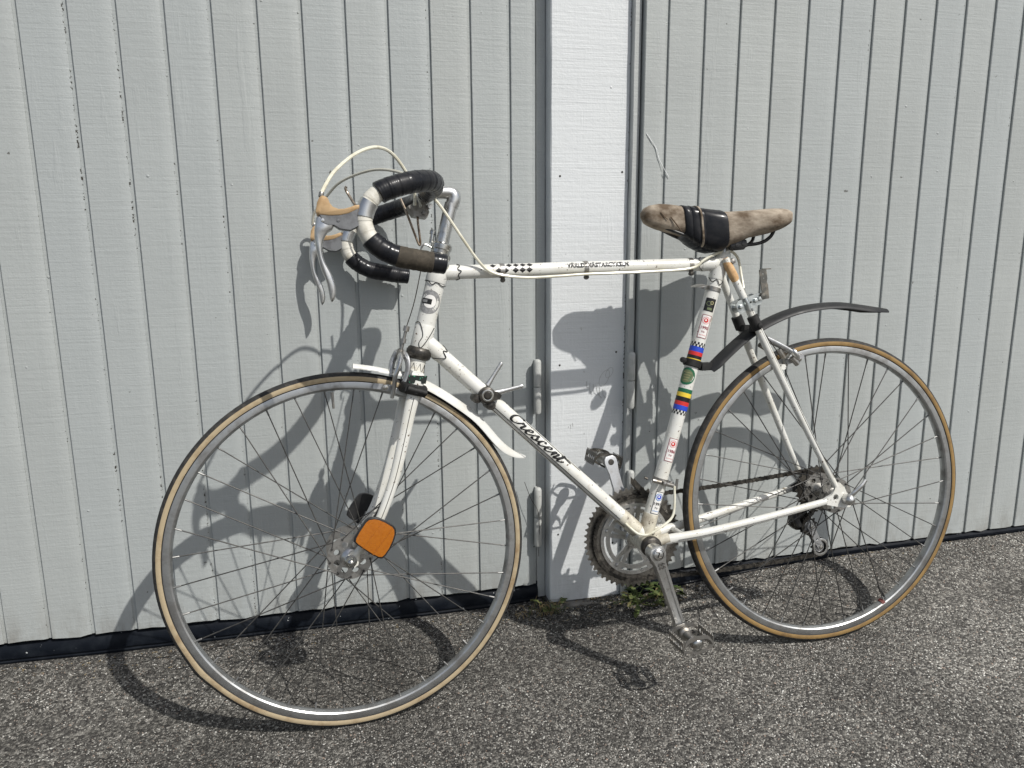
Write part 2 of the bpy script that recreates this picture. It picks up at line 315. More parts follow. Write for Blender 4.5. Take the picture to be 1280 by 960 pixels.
# ------------------------------------------------------------------ the ground
def wall_z(x): return .014 + .058 * sstep(.15, 1.35, x) + .004 * sstep(1.4, 2.5, x) + .010 * sstep(-.5, -1.2, x)
def ground_z(x, y):
    base = -.0125 + .0215 * (min(max(x, -3), 5) + .017)
    return lerp(base, wall_z(x), sstep(-.26, -.03, y)) if y > -.26 else base - .012 * sstep(-.5, -3, y)
xs = [-40, -15, -6, -3.5] + list(np.arange(-2.4, 3.61, .05)) + [4.5, 7, 15, 40]
ys = [-40, -15, -6, -3.5, -2.4] + list(np.arange(-1.8, .0, .05)) + [-.0, .06, .2, 1.5, 6, 20, 40]
g = MB(); nx = len(xs)
g.add([(x, y, ground_z(x, y)) for y in ys for x in xs], [(j * nx + i, j * nx + i + 1, (j + 1) * nx + i + 1, (j + 1) * nx + i) for j in range(len(ys) - 1) for i in range(nx - 1)])
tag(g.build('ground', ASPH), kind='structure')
# stone chips bedded in the asphalt
def chips(n, x0, x1, y0, y1, smin, smax):
    x = rng.uniform(x0, x1, n); y = y1 + (y0 - y1) * rng.uniform(0, 1, n)
    z = np.array([ground_z(a, b) for a, b in zip(x, y)])
    s = rng.uniform(0, 1, n) ** 1.8 * (smax - smin) + smin
    base = np.array([(1, 0, 0), (0, 1, 0), (-1, 0, 0), (0, -1, 0), (0, 0, 1), (0, 0, -1)], float)
    a = rng.uniform(0, 2 * pi, n); c, sn = np.cos(a), np.sin(a)
    vs = base[None] * (s[:, None, None]) * rng.uniform(.6, 1.2, (n, 6, 1)); vs += rng.normal(0, .22, (n, 6, 3)) * s[:, None, None]
    vs[:, :, 2] *= .55; vx = vs[:, :, 0] * c[:, None] - vs[:, :, 1] * sn[:, None]; vy = vs[:, :, 0] * sn[:, None] + vs[:, :, 1] * c[:, None]
    out = np.stack([vx + x[:, None], vy + y[:, None], vs[:, :, 2] + z[:, None] + s[:, None] * .02], 2)
    fc = np.array([(0, 1, 4), (1, 2, 4), (2, 3, 4), (3, 0, 4), (1, 0, 5), (2, 1, 5), (3, 2, 5), (0, 3, 5)])
    return out.reshape(-1, 3), (fc[None] + 6 * np.arange(n)[:, None, None]).reshape(-1, 3)
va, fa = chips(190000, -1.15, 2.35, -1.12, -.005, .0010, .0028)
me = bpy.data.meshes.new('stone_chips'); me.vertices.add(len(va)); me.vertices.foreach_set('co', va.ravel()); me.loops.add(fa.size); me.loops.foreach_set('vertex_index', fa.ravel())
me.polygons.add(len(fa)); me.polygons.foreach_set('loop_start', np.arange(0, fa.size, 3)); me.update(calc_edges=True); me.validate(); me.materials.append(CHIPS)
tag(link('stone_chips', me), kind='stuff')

def chip_mesh(name, args, m):
    va, fa = chips(*args); me = bpy.data.meshes.new(name); me.from_pydata(va.tolist(), [], fa.tolist()); me.materials.append(m); return tag(link(name, me), kind='stuff')
# a smear of pale crumbs on the asphalt by the front wheel
sm0 = chip_mesh('pale_crumbs', (260, .135, .235, -.66, -.60, .0008, .0020), mat('pale_crumb', (.5, .49, .46), .85))
# ------------------------------------------------------------------ doors and post
PITCH = .0846; GROOVE = .0072
def board_mesh(w, z0, z1, seed, bev=.0030):
    """one vertical tongued board: local x across, -y outward"""
    r = random.Random(seed); h = w / 2; n = 60; mb = MB(); rings = []
    for i in range(n + 1):
        z = lerp(z0, z1, i / n); j = [r.gauss(0, .00022) for _ in range(4)]
        if i == 0: z += r.gauss(0, .0005)
        q = h - GROOVE
        rings.append([(-h, .018, z), (-h + j[0] * .3, .0012, z), (-h + .0012 + abs(j[0]) * .6, 0, z), (-h * .3, -.0003 + j[3] * .4, z + r.gauss(0, .0018) * (i == 0)), (h * .3, -.0003 - j[3] * .4, z + r.gauss(0, .0018) * (i == 0)),
                      (q - .0080 + j[2], .0001, z), (q + j[1], .0025 + abs(j[2]) * .3, z), (q + j[1], .0048, z), (h, .0048, z), (h, .018, z)])
    mb.loft(rings); return mb.mesh('board', DOORM, 25)
ZT = 2.25
def door(label, M, joints, first, last, zb, gap=.0004):
    root = link('garage_door', None, None, M); tag(root, label, 'door', 'pair of plank doors either side of the post')
    edges = [first] + joints + [last]; cache = {}
    for i in range(len(edges) - 1):
        a, b = edges[i], edges[i + 1]; wd = round(b - a - gap, 4); key = (wd, i % 4)
        if key not in cache: cache[key] = board_mesh(wd, 0, ZT - zb, i * 31 + int(first * 100))
        link('board', cache[key], root, M @ Matrix.Translation(((a + b) / 2, 0, zb)))
    lf = MB(); lf.box(((first + last) / 2, .034, (zb + ZT) / 2 + .004), (last - first - .002, .030, ZT - zb - .008)); lf.build('door_leaf', DOORM, root, M, 0)
    return root
def seal(root, M, x0, x1, zb):
    mb = MB(); n = 60; rings = []
    for i in range(n + 1):
        x = lerp(x0, x1, i / n); W = M @ V3((x, .01, 0)); lo = ground_z(W.x, -.02) - .004; top = zb + .004; k = top - lo; j = random.gauss(0, .0006)
        rings.append([(x, .040, top), (x, .010, top), (x, .0085 + j, lo + k * .86), (x, .0105, lo + k * .80), (x, .006 + j, lo + k * .72), (x, .002 + j, lo + k * .5), (x, .003 + j, lo + k * .30), (x, .009, lo + k * .24), (x, .006, lo + k * .16), (x, .010, lo), (x, .040, lo)])
    mb.loft(rings); return mb.build('bottom_seal', SEAL, root, M, 30)
I4 = Matrix.Identity(4)
ld = door('left grey plank door behind the front wheel of the bicycle', I4, [-.5629 + PITCH * k for k in range(-18, 12)], -.5629 + PITCH * -19, .4222, .0676)
seal(ld, I4, -.5629 - PITCH * 19, .427, .0676)
RT = Matrix.Translation((.69, -.0584, 0)) @ Matrix.Rotation(math.atan(.0261), 4, 'Z') @ Matrix.Translation((-.69, 0, 0))
rd = door('right grey plank door behind the saddle and rear wheel', RT, [.7014 + PITCH * k for k in range(0, 26)], .6475, .7014 + PITCH * 26, .0967)
seal(rd, RT, .650, .7014 + PITCH * 26, .0967)
# post between the doors: one thick white board in front of grey jamb strips
def plank(x0, x1, yf, yb, z0, z1, name, m, parent, seed, n=46):
    r = random.Random(seed); c = (x0 + x1) / 2; h = (x1 - x0) / 2; b = .0022; rings = []
    for i in range(n + 1):
        z = lerp(z0, z1, i / n); j = [r.gauss(0, .0004) for _ in range(4)]
        rings.append([(-h, yb - yf, z), (-h + j[0], b, z), (-h + b + j[1], 0, z), (h - b + j[2], 0, z), (h + j[3], b, z), (h, yb - yf, z)])
    return MB().loft(rings).build(name, m, parent, Matrix.Translation((c, yf, 0)), 25)
post = link('door_post', None, None, Matrix.Translation((.537, -.03, .02))); tag(post, 'white painted rough timber post between the two grey doors', 'post')
plank(.448, .6275, -.03, .04, .032, ZT + .05, 'post_board', POSTM, post, 1)
plank(.4245, .4475, .010, .05, .03, ZT + .05, 'jamb_strip', TRIMM, post, 2)
plank(.6272, .6445, -.045, .05, .03, ZT + .05, 'jamb_strip', TRIMM, post, 3)
for (x, z) in ((.612, 1.042), (.469, 1.032), (.606, .640), (.470, .615), (.468, .205), (.606, .17)):
    MB().lathe([(0, -.0008), (.0020, -.0007), (.0024, 0)], (x, -.0302, z), (0, 1, 0), 10).build('nail_head', DARK, post)
sc = MB()
for k in range(6): # scuffs worn through the paint
    a = V3((.535 + .008 * k, -.0312, .575 - .004 * k)); b = a + V3((random.uniform(.004, .03), 0, random.uniform(-.03, -.008)))
    sc.tube(spline([a, (a + b) / 2 + V3((-.003, 0, -.004)), b], 4), [.0004] * 9, 4)
for (cx_, cz_, rx_, rz_) in ((.578, .580, .011, .019), (.590, .592, .008, .012)): # ring scratches
    sc.tube([V3((cx_ + rx_ * cos(t) + rz_ * .35 * sin(t), -.0302, cz_ + rz_ * sin(t))) for t in np.linspace(0, 2 * pi, 24, endpoint=False)], .0004, 4, closed=True)
for (x_, z_) in ((.492, .470), (.497, .474), (.502, .477), (.530, .452), (.528, .600), (.548, .528), (.520, .700)): sc.tube([(x_, -.0302, z_), (x_ + .001, -.0302, z_ - random.uniform(.003, .012))], .0006, 4)
sco = sc.build('scuff_mark', mat('bare_scuff', (.42, .42, .41), .8), post); sco['kind'] = 'stuff'
def hinge(root, x, y, z0, z1, M=I4):
    zm = (z0 + z1) / 2; r = .0088
    h = MB().lathe([(0, zm - .0008), (r * .93, zm - .0008), (r, zm - .003), (r, z0 + .004), (r * .8, z0), (0, z0)], (x, y, 0), (0, 0, 1), 18)
    h.lathe([(0, zm + .0008), (r * .93, zm + .0008), (r, zm + .003), (r, z1 - .006), (r * .78, z1 - .001), (r * .4, z1 + .001), (0, z1 + .001)], (x, y, 0), (0, 0, 1), 18)
    h.box((x, y + .014, zm), (.006, .02, (z1 - z0) * .94)); h.build('hinge', HINGEM, root)
hinge(ld, .4205, -.018, .502, .628); hinge(ld, .4215, -.018, .176, .322)
hinge(rd, .6315, -.062, .512, .643); hinge(rd, .6360, -.062, .217, .361)
bw = MB(); bw.tube(spline([(.4225, -.020, .150), (.4210, -.030, .255), (.4020, -.026, .300), (.3880, -.022, .340)], 6), .0007, 5); bw.build('loose_wire', DARK, ld)
wb = MB(); wb.tube(spline([(.654, -.0605, 1.121), (.668, -.0612, 1.103), (.676, -.0608, 1.092), (.684, -.0612, 1.070), (.698, -.0606, 1.047), (.710, -.0604, 1.029)], 6), [.0005 + .0004 * abs(sin(i * .4)) for i in range(31)], 5)
wb.tube(spline([(.676, -.0608, 1.092), (.681, -.061, 1.086), (.684, -.0612, 1.070)], 6), .0004, 4); wb.build('cobweb_strand', WEB, rd)
# footing stone under the post
fb = MB(); rings = []
for z, k in ((-.03, 1.02), (.015, 1.0), (.026, .97), (.0295, .90)):
    rings.append([(.534 + (x * .088 + random.gauss(0, .002)) * k, -.012 + y * .042 * k + random.gauss(0, .0015), z + random.gauss(0, .0012)) for x, y in [(-1, -1), (-.6, -1.03), (-.2, -.98), (.2, -1.02), (.6, -1), (1, -1), (1, 0), (1, 1), (.3, 1), (-.3, 1), (-1, 1), (-1, 0)]])
fs_ = fb.loft(rings).build('footing_stone', CONC, None, None, 30); tag(fs_, 'worn concrete footing block under the white post', 'footing')

# ------------------------------------------------------------------ weeds at the foot of the post
def leaf_mesh(L, W, seed, m):
    r = random.Random(seed); n = 9; mb = MB(); vs = []; fs = []
    for i in range(n + 1):
        t = i / n; wv = W * (sin(pi * min(1, t * .96 + .02)) ** .8) * (.62 if i % 2 else 1.0) * (.45 + .75 * t) * r.uniform(.9, 1.1)
        z = .25 * L * sin(t * 2.2); c = V3((t * L, 0, z)); vs += [c + V3((0, -wv, .16 * wv + r.gauss(0, .001))), c + V3((0, 0, -.05 * W)), c + V3((0, wv, .16 * wv + r.gauss(0, .001)))]
        if i: o = 3 * (i - 1); fs += [(o, o + 1, o + 4, o + 3), (o + 1, o + 2, o + 5, o + 4)]
    mb.add(vs, fs); mb.tube([(-.3 * L, 0, -.03 * L), (0, 0, 0), (L * .9, 0, .25 * L * sin(2.0) - .05 * W)], [.0011, .0009, .0004], 5)
    me = mb.mesh('leaf', m, 60); return me
LM = [leaf_mesh(random.uniform(.026, .042), random.uniform(.008, .014), k, LEAF) for k in range(7)]; LMD = [leaf_mesh(.03, .006, 20 + k, LEAFD) for k in range(3)]
def weed(x, y, n, hgt, spread, label):
    z = ground_z(x, y); root = link('weed', None, None, Matrix.Translation((x, y, z))); tag(root, label, 'plant')
    for k in range(n):
        a = random.uniform(0, 2 * pi); q = random.uniform(0, 1) ** .7; p = V3((x + cos(a) * spread * q, y + sin(a) * spread * .45 * q - .004, 0)); p.z = ground_z(p.x, p.y) + hgt * (1 - q * .8) * random.uniform(.15, 1)
        M = Matrix.Translation(p) @ Matrix.Rotation(a + random.gauss(0, .5), 4, 'Z') @ Matrix.Rotation(random.uniform(-.5, .6), 4, 'Y') @ Matrix.Rotation(random.gauss(0, .4), 4, 'X') @ Matrix.Scale(random.uniform(.55, 1.05), 4)
        link('leaf', random.choice(LM if random.random() < .86 else LMD), root, M)
        if k % 3 == 0: MB().tube(spline([(x + random.gauss(0, .008), y, z - .004), (lerp(x, p.x, .5), lerp(y, p.y, .5), lerp(z, p.z, .7)), p], 4), [.0012] * 9, 5).build('stem', LEAF, root)
weed(.650, -.085, 44, .075, .060, 'leafy green weed growing by the post foot under the chainring')
weed(.452, -.052, 9, .022, .030, 'tiny low weed in the corner left of the post foot')
weed(.715, -.075, 24, .060, .045, 'smaller green weed beside the crank, right of the leafy one')
gr = MB()
for k in range(70):
    x = random.gauss(.43, .030); y = random.uniform(-.07, -.03); z = ground_z(x, y); a = random.uniform(0, 6.28); L = random.uniform(.012, .05); b = random.uniform(.2, 1.2)
    gr.tube([(x, y, z - .002), (x + cos(a) * L * .4 * b, y - abs(sin(a)) * L * .3 * b, z + L * .5), (x + cos(a) * L * b, y - abs(sin(a)) * L * .7 * b, z + L * .7 / (.6 + b))], [.0007, .0006, .0002], 4, k % 3 > 0)
tag(gr.build('dry_grass', [LEAF, STRAW]), kind='stuff')
db = MB()
for k in range(800): # leaf crumbs and twigs swept against the doors
    x = random.choice([random.gauss(.55, .10), random.gauss(.70, .07), random.uniform(-.8, 1.6)]); y = -.012 - .09 * random.random() ** 2.2; z = ground_z(x, y); a = random.uniform(0, 6.28); L = random.uniform(.002, .009)
    db.tube([(x, y, z + .001), (x + cos(a) * L, y + sin(a) * L * .6, z + .001 + random.uniform(0, .002))], [.0007, .0004], 4, k % 2)
tag(db.build('leaf_litter', [STRAW, mat('brown_litter', (.09, .065, .04), .9)]), kind='stuff')
# ------------------------------------------------------------------ the bicycle
def frm(o, x, y, z):
    M = Matrix((x, y, z)).transposed().to_4x4(); M.translation = V3(o); return M
FO = (1.006976, -.269983, .349005); FX = (-.999873, -.015962, 0); FY = (.015875, -.994448, .104027); FZ = (-.00166, .104014, .994574)
MF = frm(FO, FX, FY, FZ)                                   # frame: x forward from the rear hub, y to the rider's left, z up
MS = frm((.129897, -.248362, .689535), (-.965863, -.041147, .255765), (.066376, -.993655, .090802), (.250406, .104679, .962465))   # steering: x forward, y left, z up the axis
bike = link('bicycle', None, None, MF @ Matrix.Translation((.5, 0, -.345)))
tag(bike, 'old white racing bicycle leaning against the grey plank doors', 'bicycle')
def part(mb, name, m, par=None, M=MF, smooth=40): return mb.build(name, m, par or bike, M, smooth)
BB = V3((.4300, 0, -.0668)); HT = V3((.8330, 0, .497)); HB = V3((.8755, 0, .3440)); SC = V3((.2480, 0, .5080))
TTA = V3((.8350, 0, .4905)); TTB = V3((.2580, 0, .4985)); DTA = V3((.8665, 0, .3665)); DTB = V3((.4360, 0, -.050))
RT_, RD_, RS_, RH_ = .0132, .0146, .0146, .0182
# lugs, bracket shell and brake bridge: the body of the frame
fr = MB(); hd = (HB - HT).normalized()
def sleeve(mb, p, d, L0, L1, r, mi=0): d = d.normalized(); mb.tube([p + d * L0, p + d * (L0 + .0015), p + d * (L1 - .0015), p + d * L1], [r * .97, r, r, r * .97], 20, mi)
lg = []
sleeve(fr, HT, hd, .0, .026, RH_ + .0014); sleeve(fr, TTA, TTB - TTA, .0, .036, RT_ + .0012); frame = part(fr, 'frame', [WHITE])
fr = MB(); sleeve(fr, HB, -hd, .0, .052, RH_ + .0013); sleeve(fr, DTA, DTB - DTA, .0, .042, RD_ + .0013); part(fr, 'head_lug', WHITE, frame)
fr = MB(); sleeve(fr, SC, BB - SC, -.012, .044, RS_ + .0013); sleeve(fr, TTB, TTA - TTB, .0, .038, RT_ + .0012); part(fr, 'seat_lug', WHITE, frame)
bs = MB(); bs.lathe([(.0, -.034), (.0165, -.034), (.0195, -.033), (.0198, .033), (.0165, .034), (0, .034)], BB, (0, 1, 0), 32)
sleeve(bs, DTB, DTA - DTB, .012, .062, RD_ + .0014); sleeve(bs, BB, SC - BB, .012, .060, RS_ + .0014)
for s in (-1, 1): bs.tube([BB + V3((-.008, .018 * s, .002)), BB + V3((-.045, .026 * s, .009))], [.0125, .0112], 16)
part(bs, 'bottom_bracket_shell', [GRIMY], frame)
def seg_tube(name, a, b, r, m=WHITE, n=2, seg=24): return part(MB().tube([lerp(a, b, i / n) for i in range(n + 1)], r, seg), name, m, frame)
seg_tube('head_tube', HT, HB, RH_); seg_tube('top_tube', TTA, TTB, RT_); seg_tube('down_tube', DTA, DTB, RD_); seg_tube('seat_tube', SC, BB, RS_)
for s in (1, -1):
    p = spline([(.2490, .0185 * s, .5075), (.2150, .027 * s, .4300), (.1381, .040 * s, .2660), (.0700, .052 * s, .1260), (.0190, .0605 * s, .0260)], 5); n = len(p)
    part(MB().tube(p, [lerp(.0078, .0058, max(0, (i / n - .5) * 2)) for i in range(n)], 16), 'seat_stay', WHITE, frame)
    p = spline([(.4150, .020 * s, -.0640), (.3700, .0300 * s, -.0575), (.3000, .0400 * s, -.0490), (.1700, .052 * s, -.0270), (.0440, .0615 * s, -.0040)], 5); n = len(p)
    part(MB().tube(p, [lerp(.0112, .0070, i / n) for i in range(n)], 16, flat=.9), 'chain_stay', chip(WHITE.copy(), (.22, .18, .12), 60, .62, .1) if s < 0 else WHITE, frame)
    o = [(.052, .001), (.050, -.009), (.030, -.014), (.004, -.020), (-.012, -.020), (-.022, -.010), (-.026, -.001), (-.018, .003), (-.004, .012), (.000, .022), (.012, .034), (.022, .032), (.024, .022), (.030, .011)]
    if s < 0: o = o[:4] + [(.004, -.040), (-.006, -.042), (-.012, -.034)] + o[4:]
    part(MB().plate(o, [circ(.022, .004, .0065, 12), circ(-.012, -.006, .003, 8)], .0055, (0, .0625 * s, 0)), 'dropout', WHITE if s > 0 else ALUD, frame)
for x, y, z in ((.128, .038, .282), (.352, .03, -.056)): part(MB().tube([(x, y, z), (x, -y, z)], .006, 12), 'stay_bridge', WHITE, frame)
# black lug lining and pinstripes
def onrod(a, b, r, s, ang, off=.0004):
    """point on a tube: s metres from a, ang from the left side (+ up)"""
    d = (b - a).normalized(); yv = V3((0, 1, 0)); u = (V3((0, 0, 1)) - d * d.z).normalized()
    if abs(d.z) > .75: u = (V3((1, 0, 0)) - d * d.x).normalized() # upright tubes: + is forward
    return a + d * s + (yv * cos(ang) + u * sin(ang)) * (r + off)
def fine_line(pts, wd=.0006): part(MB().tube(pts, wd, 5), 'pinstripe', BLACKC, frame)
def lining(a, b, r, pts, wd=.00085): fine_line([onrod(a, b, r, s, an, .0003) for s, an in [(p.x, p.y) for p in spline([(s, an, 0) for s, an in pts], 6)]], wd)
lining(HT, HB, RH_ + .0013, [(.027, 1.5), (.026, .9), (.032, .4), (.026, 0), (.030, -.6), (.028, -1.4)]) ; LHT = (HB - HT).length
lining(HT, HB, RH_ + .0013, [(LHT - .052, 1.4), (LHT - .054, .8), (LHT - .044, .4), (LHT - .030, .15), (LHT - .016, .35), (LHT - .010, .0), (LHT - .050, -.9)])
lining(TTA, TTB, RT_ + .0012, [(.0365, 1.4), (.041, .9), (.036, .4), (.043, .05), (.037, -.4), (.040, -1.0), (.034, -1.5)])
lining(DTA, DTB, RD_ + .0013, [(.034, 1.5), (.047, .9), (.040, .5), (.052, .1), (.044, -.5), (.034, -1.2)])
LTT = (TTB - TTA).length
lining(TTA, TTB, RT_ + .0012, [(LTT - .038, 1.4), (LTT - .046, .7), (LTT - .039, .2), (LTT - .047, -.3), (LTT - .036, -1.2)])
lining(SC, BB, RS_ + .0013, [(.044, 1.5), (.052, .8), (.045, .3), (.054, -.2), (.046, -.8), (.043, -1.4)])
for s0, s1, a in ((.16, .562, -.52), (.235, .405, .98)): fine_line([onrod(DTA, DTB, RD_, s, a, .0001) for s in np.linspace(s0, s1, 30)], .0007)
CSA, CSB = V3((.3700, .0300, -.0575)), V3((.0440, .0615, -.0040))
fine_line([p + V3((0, .0104 - .0038 * i / 20, -.0018)) for i, p in enumerate(spline([(.3700, .0300, -.0575), (.3000, .0400, -.0490), (.1700, .052, -.0270), (.0600, .0600, -.0068)], 7)[:20])])
fine_line([p + V3((-.0030, .0070, 0)) for p in spline([(.2050, .0295, .4060), (.1381, .040, .2660), (.0700, .052, .1260), (.0290, .0590, .0470)], 7)])
# lettering and transfers: thin prints lying on the tubes
def stroke(mb, fn, pts, w0, w1, mi=0):
    """brush stroke: pen held at an angle, thick on the down strokes"""
    P = spline([(x, y, 0) for x, y in pts], 6); L = []; Rr = []
    for i, p in enumerate(P):
        d = (P[min(i + 1, len(P) - 1)] - P[max(i - 1, 0)]); d.normalize(); k = abs(d.y * .8 - d.x * .25); wd = lerp(w0, w1, min(1, k * 1.25)); n_ = V3((-d.y, d.x, 0))
        L.append(fn(*(p + n_ * wd).xy)); Rr.append(fn(*(p - n_ * wd).xy))
    n = len(P); mb.add(L + Rr, [(i, i + 1, n + i + 1, n + i) for i in range(n - 1)], mi)
def dtmap(s0, r=RD_, a0=.22): return lambda x, y: onrod(DTA, DTB, r, s0 + x, a0 + y / r, .0005)
de = MB(); fn = dtmap(.2160); sx_ = .0166; sy_ = .0134
def glyph(x, strokes):
    for p in strokes: stroke(de, fn, [((x + q[0] + q[1] * .30) * sx_, (q[1] - .45) * sy_) for q in p], .00070, .00290)
glyph(.3, [[(1.25, 1.15), (1.30, 1.45), (.95, 1.55), (.45, 1.25), (.1, .65), (.2, .1), (.65, -.05), (1.15, .2), (1.45, .55)]])
glyph(1.75, [[(-.3, .2), (.0, .55), (.18, .85), (.2, .62), (.5, .70), (.48, .4), (.42, .1), (.6, .0), (.9, .2), (1.1, .4)]])
def small_e(x): glyph(x, [[(-.15, .25), (.25, .38), (.55, .6), (.5, .82), (.22, .72), (.02, .3), (.15, .0), (.5, .03), (.85, .3), (1.0, .42)]])
small_e(2.85)
glyph(3.85, [[(-.1, .3), (.25, .65), (.5, .92), (.48, .65), (.62, .35), (.5, .02), (.15, .0), (.0, .18)], [(.5, .02), (.85, .15), (1.1, .42)]])
glyph(4.95, [[(.62, .62), (.5, .84), (.2, .70), (.02, .3), (.15, .0), (.5, .03), (.85, .3), (1.0, .42)]])
small_e(5.98)
glyph(7.05, [[(-.1, .35), (.1, .72), (.22, .8), (.15, .4), (.05, .0)], [(.05, .05), (.25, .55), (.5, .8), (.66, .72), (.58, .35), (.52, .05), (.7, .0), (.95, .3)]])
glyph(8.05, [[(-.05, .35), (.2, .8), (.36, 1.5), (.28, .9), (.10, .2), (.25, -.02), (.55, .15), (.8, .45)], [(-.05, 1.02), (.4, 1.05), (1.5, .98)]])
part(de, 'lettering', BLACKC, frame, smooth=0)
t_ = MB(); s0 = .3150
t_.text('VÄRLDSMÄSTARCYKELN', .0108, lambda x, y: onrod(TTA, TTB, RT_, s0 + x, .36 + y / RT_, .0012), 0, .0005, width=.128); part(t_, 'lettering', BLACKC, frame, smooth=0)
ck = MB()
def dia(a, b, r, s, an, h, q, mi=0): ck.add([onrod(a, b, r, s - h, an), onrod(a, b, r, s, an + q), onrod(a, b, r, s + h, an), onrod(a, b, r, s, an - q)], [(0, 1, 2, 3)], mi)
for k in range(5): dia(TTA, TTB, RT_, .1085 + k * .0135 + (.014 if k else 0) - (.0 if k else .004), .80, .0062, .36)
for k in range(5): dia(TTA, TTB, RT_, .1150 + k * .0135 + (.006 if k > 1 else 0), -.02, .0066, .40)
part(ck, 'diamond_transfer', BLACKC, frame, smooth=0)
LST = (BB - SC).length
def stpos(z):  # metres down the seat tube from its top for a height z
    return (SC.z - z) / (SC.z - BB.z) * LST
bd = MB()
def band(z0, z1, mi, a0=-1.75, a1=1.75, n=18): s0, s1 = stpos(z0), stpos(z1); A = [onrod(SC, BB, RS_, s, a, .0003) for s in (s0, s1) for a in np.linspace(a0, a1, n)]; bd.add(A, [(i, i + 1, n + i + 1, n + i) for i in range(n - 1)], mi)
def checks(z0, z1, rows=2, n=14):
    for r_ in range(rows):
        for k in range(n):
            if (k + r_) % 2 == 0: a = lerp(-1.75, 1.75, k / n); band(lerp(z0, z1, r_ / rows), lerp(z0, z1, (r_ + 1) / rows), 0, a, a + 3.5 / n, 3)
SM = [BLACKC, BLUEC, REDC, YELC, GREENC]
checks(.3385, .3295)
for z0, z1, mi in ((.3295, .3195, 1), (.3195, .3120, 2), (.3120, .3055, 0), (.3055, .2990, 3)): band(z0, z1, mi)
part(bd, 'stripe_transfer', SM, frame, smooth=60); bd = MB()
for z0, z1, mi in ((.2445, .2365, 4), (.2365, .2280, 3), (.2280, .2190, 0), (.2190, .2110, 2), (.2110, .2015, 1)): band(z0, z1, mi)
checks(.2015, .1925)
part(bd, 'stripe_transfer', SM, frame, smooth=60)
def stmap(zc, ac=0.0): return lambda x, y: onrod(SC, BB, RS_, stpos(zc) - y, ac - x / RS_, .0005)
def disc(mb, fn, x, y, r, mi, r0=0, n=24):
    if r0: mb.add([fn(x + q * cos(a), y + q * sin(a)) for q in (r0, r) for a in np.linspace(0, 2 * pi, n, endpoint=False)], [(i, (i + 1) % n, n + (i + 1) % n, n + i) for i in range(n)], mi)
    else: mb.add([fn(x, y)] + [fn(x + q * cos(a), y + q * sin(a)) for q in (r * .5, r) for a in np.linspace(0, 2 * pi, n, endpoint=False)], [(0, 1 + i, 1 + (i + 1) % n) for i in range(n)] + [(1 + i, 1 + (i + 1) % n, 1 + n + (i + 1) % n, 1 + n + i) for i in range(n)], mi)
def rect(mb, fn, x0, x1, y0, y1, mi, n=10): mb.add([fn(lerp(x0, x1, i / n), y) for y in (y0, y1) for i in range(n + 1)], [(i, i + 1, n + 2 + i, n + 1 + i) for i in range(n)], mi)
def lift(fn, k): return lambda x, y: (lambda p: p + V3((0, k, 0)))(fn(x, y))
def licence(zc, ac, year, cols, h=.0485, wd=.0195):
    f0 = stmap(zc, ac); st = MB(); rect(st, f0, -wd / 2, wd / 2, -h / 2, h / 2, 0); f1 = lift(f0, .0002); b = .0011
    for a in ((-wd / 2, wd / 2, h / 2 - b, h / 2), (-wd / 2, wd / 2, -h / 2, -h / 2 + b), (-wd / 2, -wd / 2 + b, -h / 2, h / 2), (wd / 2 - b, wd / 2, -h / 2, h / 2)): rect(st, f1, *a, 1)
    disc(st, f1, 0, h * .26, .0078, 2, .0062); disc(st, f1, 0, h * .26, .0046, 3); f2 = lift(f0, .0004)
    disc(st, f2, -.0008, h * .26 + .0006, .0019, 0); st.text(year, .0088, lambda x, y: f2(x, y - h * .06), 1, .0002, width=.0148)
    st.text('Nr', .0068, lambda x, y: f2(x, y - h * .23), 1)
    for k in range(5): rect(st, f2, -.0065 + .0028 * k, -.0065 + .0028 * k + .0016, -h * .37 - .0010, -h * .37 + .0011, 2, 2)
    part(st, 'licence_sticker', [WHITEC] + cols, frame, smooth=60)
licence(.3705, .22, '1990', [MAROON, PINKC, REDC]); licence(.1215, .05, '1986', [MAROON, PINKC, REDC]); licence(.0145, -.05, '1991', [BLACKC, LBLUE, BLUEC], .047, .0185)
bx = MB(); f0 = stmap(.4140, .28); rect(bx, f0, -.0105, .0105, -.0135, .0135, 0); f1 = lift(f0, .0002)
disc(bx, f1, -.003, .002, .0048, 1, .0036); disc(bx, f1, .003, .0045, .0036, 2, .0020); rect(bx, f1, -.004, .006, -.011, -.006, 1); part(bx, 'small_sticker', [BLACKC, OLIVE, GOLD], frame, smooth=60)
rl = MB(); f0 = stmap(.2690, .80); disc(rl, f0, 0, 0, .0180, 0); f1 = lift(f0, .0002); disc(rl, f1, 0, 0, .0135, 1)
for k in range(4): rect(rl, lift(f0, .0004), -.008 + .001 * k, .008 - .001 * k, .008 - .0052 * k, .0062 - .0052 * k + .0008, 2)
part(rl, 'round_transfer', [GREENC, OLIVE, GOLD], frame, smooth=60)
hb_ = MB(); f0 = lambda x, y: onrod(HT, HB, RH_, .064 - y, .28 - x / RH_, .0005); disc(hb_, f0, 0, 0, .0222, 0); disc(hb_, lift(f0, .0002), .0005, .001, .0122, 1); f2 = lift(f0, .0004); rect(hb_, f2, -.0165, .0045, -.0045, .0055, 2); rect(hb_, lift(f0, .0005), -.014, -.004, -.002, .003, 0)
part(hb_, 'head_badge', [GREYC, WHITEC, BLACKC], frame, smooth=60)
# old tan tape on the near seat stay
part(MB().tube([(.2500, .0185, .5080), (.2430, .0205, .4920), (.2330, .0235, .4700), (.2285, .0245, .4590)], [.0060, .0089, .0092, .0070], 12), 'tan_tape', TANTAPE)

